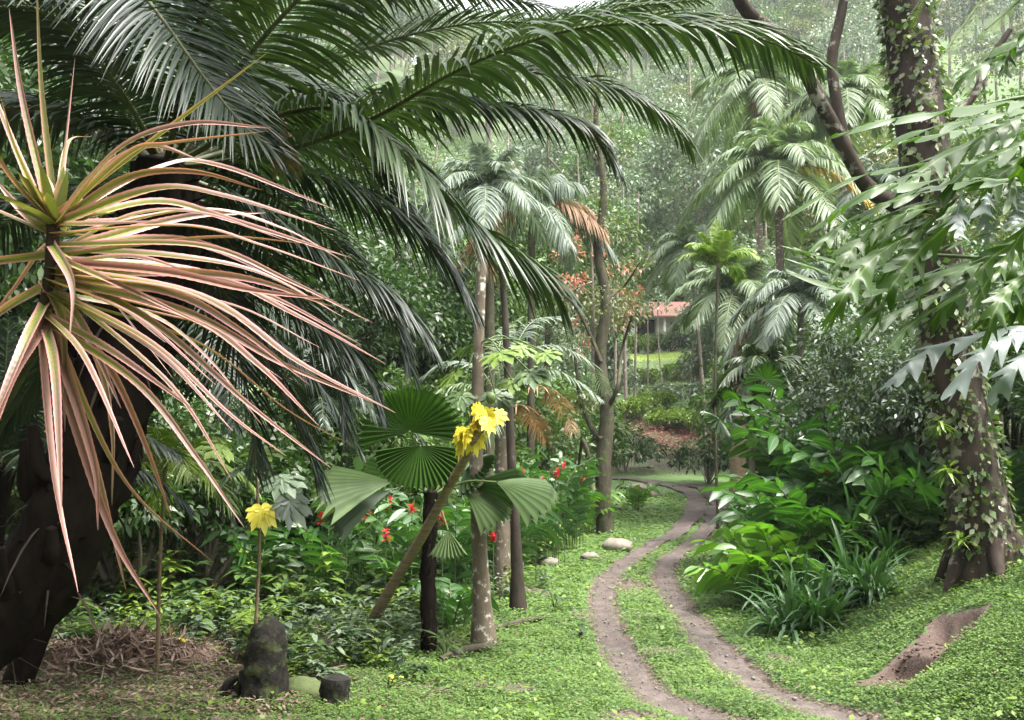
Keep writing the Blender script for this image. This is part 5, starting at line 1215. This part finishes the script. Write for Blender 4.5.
for k, q in enumerate(LV):
    tipd = np.clip(2.15 + U(-.45, .5), 1.6, 2.6)
    c = [P(x, y, 2.15 + (tipd - 2.15) * (j + 1) / len(q)) for j, (x, y) in enumerate(q)]
    ay = float(np.clip(q[0][1] + (q[0][1] - 268) * .1, 222, 318)); o_ = P(54 - (ay - 222) * .10, ay, 2.15)
    c = [c[j] * .7 + (o_ + (c[-1] - o_) * (np.linalg.norm(c[j] - o_) / max(np.linalg.norm(c[-1] - o_), np.linalg.norm(c[j] - o_) + .01))) * .3 for j in range(len(c) - 1)] + [c[-1]]
    p = resample([o_ + rng.normal(size=3) * .006] + (c[1:] if len(c) > 2 else c), 61)
    T = nrm(np.gradient(p, axis=0))
    rad = nrm(p - (H0 - [0, 0, .05])); n_ = nrm(ZUP * .7 + np.array([0, -.55, 0]) + rng.normal(size=3) * .45)
    side = nrm(np.cross(T, n_)); nv = np.cross(side, T)
    tt = np.linspace(0, 1, 61)
    wd = .5 * U(.015, .0235) * np.interp(tt, [0, .1, .35, .65, .9, 1], [1.1, 1.0, 1.0, .72, .3, .04]) * (1 + .09 * (np.arange(61) % 2))
    V = np.stack([p + side * wd[:, None], p + side * (wd * .45)[:, None] - nv * (wd * .25)[:, None], p - nv * (wd * .55)[:, None], p - side * (wd * .45)[:, None] - nv * (wd * .25)[:, None], p - side * wd[:, None]], 1)
    A_ = np.zeros((61, 5, 3)); A_[..., 0] = [0, .25, .5, .75, 1]; A_[..., 1] = tt[:, None]; A_[..., 2] = rng.random()
    A_[..., 0] = .5 - np.abs(A_[..., 0] - .5)
    g = Geo(); i = np.arange(60)[:, None] * 5 + np.arange(4)[None]
    g.add(V, np.stack([i, i + 1, i + 6, i + 5], -1).reshape(-1, 4), 0, A_)
    mt = 'pink_young' if q[-1][1] < 140 and k % 2 else ('pink_dry' if k in (21, 22, 24, 37, 45, 34) else 'pink')
    g.build('leaf', M[mt], t, smooth=False)
g = Geo(); D = rdir(24, 15, 85); blades(g, np.repeat(P(54, 226, 2.15)[None], 24, 0), D, np.cross(D, ZUP), U(.1, .2, 24), .03, .2, 5, 'strap', .3); g.build('young_leaves', M['pink_young'], t)

# ------------------------------------------------------------------ lobed leaves reaching in from the right
tb = np.array([4.3, 5.2, float(terr0(4.3, 5.2))])
t = thing('lobed_leaf_tree', 'tree with big glossy lobed leaves reaching in from the right edge', 'tree', tb)
D5 = 4.9
g = Geo(); tube(g, resample([tb - [0, 0, .3], tb + [.05, 0, 1.5], tb + [0, -.05, 3.0], tb + [-.1, 0, 4.6]], 20), np.linspace(.13, .06, 20), 10, 0, .1); g.build('trunk', M['bark_grey'], t)
for q in ([(1330, 260), (1180, 200), (1040, 180), (960, 186)], [(1330, 380), (1180, 340), (1060, 320), (980, 330)], [(1330, 140), (1180, 110), (1050, 95), (985, 105)], [(1330, 300), (1150, 280), (1030, 262), (935, 255)]):
    g = Geo(); tube(g, resample([P(x, y, D5 + .15) for x, y in q], 14), np.linspace(.03, .009, 14), 7); g.build('branch', M['stem_green'], t)
def lobed(g, pts, w, nl=6, nz=(0, -.5, .85), m=0):
    """one long leaf with deep pointed lobes along both sides of its rib"""
    n = nl * 8 + 1
    p = resample(pts, n); T = nrm(np.gradient(p, axis=0)); n_ = nrm(np.array(nz)); side = nrm(np.cross(T, n_)); up = np.cross(side, T)
    tt = np.linspace(0, 1, n); L = np.linalg.norm(np.diff(p, axis=0), axis=1).sum()
    env = w * .5 * np.interp(tt, [0, .08, .3, .6, .88, 1], [.05, .55, 1, .95, .6, .03])
    cols = []
    for s_ in (1, -1):
        f = (tt * nl + (.0 if s_ > 0 else .5) + .22 * np.sin(tt * 7 + U(0, 6))) % 1.0
        lob = np.interp(f, [0, .2, .6, .74, .9, 1], [.16, .34, .86, 1.0, .5, .16]) * (1 + .18 * np.sin(tt * 11 + U(0, 6)))
        hw = env * lob
        cols.append((s_, hw, (lob - .3) * L / nl * .75, up * (.05 * w * np.sin(tt * nl * 6.28 + s_))[:, None]))
    V = []
    for q in (1.0, .5): V.append(p + side * (cols[0][1] * q)[:, None] + T * (cols[0][2] * q**1.5)[:, None] + cols[0][3] * q - ZUP * (cols[0][1] * .35 * q * q)[:, None])
    V.append(p - up * .004)
    for q in (.5, 1.0): V.append(p - side * (cols[1][1] * q)[:, None] + T * (cols[1][2] * q**1.5)[:, None] + cols[1][3] * q - ZUP * (cols[1][1] * .35 * q * q)[:, None])
    V = np.stack(V, 1)
    A_ = np.zeros((n, 5, 3)); A_[..., 0] = [0, .25, .5, .75, 1]; A_[..., 1] = tt[:, None]
    i = np.arange(n - 1)[:, None] * 5 + np.arange(4)[None]; g.add(V, np.stack([i, i + 1, i + 6, i + 5], -1).reshape(-1, 4), m, A_)
LB = [
 ([(1050, 186), (985, 178), (930, 180), (870, 192), (808, 230)], .34, 'lobed', (0, -.3, .95)), ([(1050, 98), (985, 104), (930, 112), (880, 120), (838, 134)], .28, 'lobed', (0, -.4, .9)),
 ([(1050, 44), (1010, 52), (975, 70), (955, 90)], .28, 'lobed', (0, -.5, .85)), ([(1050, 120), (995, 135), (940, 158), (896, 195)], .32, 'lobed', (0, -.6, .8)),
 ([(1000, 250), (940, 268), (870, 285), (800, 262)], .26, 'lobed', (0, -.2, .97)), ([(1045, 225), (995, 255), (955, 300), (940, 330)], .26, 'lobed', (.5, -.7, .5)),
 ([(960, 215), (920, 250), (890, 290), (872, 330)], .26, 'lobed', (.5, -.7, .5)), ([(1050, 322), (985, 334), (930, 350), (886, 388)], .28, 'lobed_sheen', (0, -.5, .85)),
 ([(1045, 325), (1000, 342), (970, 365), (950, 398)], .24, 'lobed_sheen', (.2, -.6, .8)), ([(985, 262), (930, 280), (880, 305), (842, 335)], .24, 'lobed', (0, -.5, .85)),
 ([(962, 190), (958, 212), (960, 238)], .20, 'lobed_sheen', (0, -1, .2)), ([(988, 190), (986, 215), (988, 246)], .22, 'lobed_sheen', (0, -1, .2)), ([(1018, 186), (1016, 212), (1020, 240)], .22, 'lobed_sheen', (0, -1, .2)),
 ([(905, 235), (870, 262), (845, 295), (828, 326)], .22, 'lobed', (.3, -.7, .6)), ([(1050, 265), (1015, 280), (990, 310), (978, 345)], .26, 'lobed', (.4, -.7, .5)),
 ([(1050, 150), (1020, 160), (985, 190), (970, 225)], .26, 'lobed', (.3, -.7, .6)), ([(940, 205), (900, 215), (860, 240), (832, 280)], .24, 'lobed', (.1, -.6, .8)),
 ([(1060, 340), (1030, 352), (1005, 380), (990, 420)], .22, 'lobed_sheen', (.2, -.6, .8)), ([(1060, 210), (1030, 235), (1010, 270), (1000, 300)], .25, 'lobed', (.3, -.7, .5)), ([(1055, 130), (1035, 122), (1000, 140), (960, 150)], .24, 'lobed', (0, -.4, .9)),
 ([(930, 190), (880, 205), (845, 222), (815, 250)], .2, 'lobed', (0, -.5, .9))]
LB2 = []
for q, w_, mt, nz in LB:
    LB2.append((q, w_ * .7, mt, nz))
    if mt == 'lobed':
        for r_ in range(2):
            ox, oy, sc = U(-30, 40), U(-22, 26), U(.7, 1.0)
            LB2.append(([(q[0][0] + (x - q[0][0]) * sc + ox * (k / 3), q[0][1] + (y - q[0][1]) * sc + oy + abs(ox) * .3 * k / 3) for k, (x, y) in enumerate(q)], w_ * U(.38, .6), 'lobed', (nz[0] + U(-.3, .3), nz[1], nz[2])))
for q, w_, mt, nz in LB2:
    dd = D5 + U(-.6, .6); g = Geo(); lobed(g, [P(x, y, dd + U(-.12, .12)) for x, y in q], w_, int(rng.integers(5, 9)), nz); g.build('leaf', M[mt], t)
# fern like branch at the top right corner
b = np.array([4.6, 7.0, float(terr0(4.6, 7.0))])
t = thing('fern_tree', 'tree with fine feathery bright green leaves in the top right corner', 'tree', b)
g = Geo(); tube(g, resample([b - [0, 0, .3], b + [.1, 0, 3], P(1120, -90, 7)], 14), np.linspace(.1, .06, 14), 8, 0, .1); g.build('trunk', M['bark_grey'], t)
for q in ([(1120, -90), (1060, -60), (1000, -20), (960, 30), (945, 52)], [(1120, -90), (1070, -40), (1020, 0), (985, 30)], [(1120, -90), (1050, -80), (980, -50), (930, -10), (915, 10)], [(1120, -90), (1090, -40), (1050, 10), (1015, 40)], [(1120, -90), (1080, -60), (1020, -50), (960, -20)]):
    p = resample([P(x, y, 7 + U(-.3, .3)) for x, y in q], 26); g = Geo(); T = nrm(np.gradient(p, axis=0)); side = nrm(np.cross(T, ZUP))
    tube(g, p, .008, 5, 1)
    for k in range(6, 26):
        for s in (1, -1):
            e = p[k] + side[k] * s * .22 * (1.1 - k / 30) + T[k] * .12 - [0, 0, .06]
            frond(g, None, [p[k], p[k] * .5 + e * .5 + [0, 0, .01], e], 12, .045, .014, .2, (10, 40), .1, .05, .003, 0, 1)
    g.build('leaf', [M['fresh'], M['stem_green']], t)

# ------------------------------------------------------------------ damp air
g = Geo(); box(g, (0, 182, 75), (600, 500, 155))
hz = bpy.data.materials.new('haze'); hz.use_nodes = True
n_ = hz.node_tree.nodes; n_.clear()
oo = n_.new('ShaderNodeOutputMaterial'); pv = n_.new('ShaderNodeVolumePrincipled')
pv.inputs['Color'].default_value = (.93, .96, 1.0, 1); pv.inputs['Density'].default_value = .0003; pv.inputs['Anisotropy'].default_value = .2
hz.node_tree.links.new(pv.outputs[0], oo.inputs['Volume'])
tag(g.build('haze', hz, smooth=False), kind='stuff')
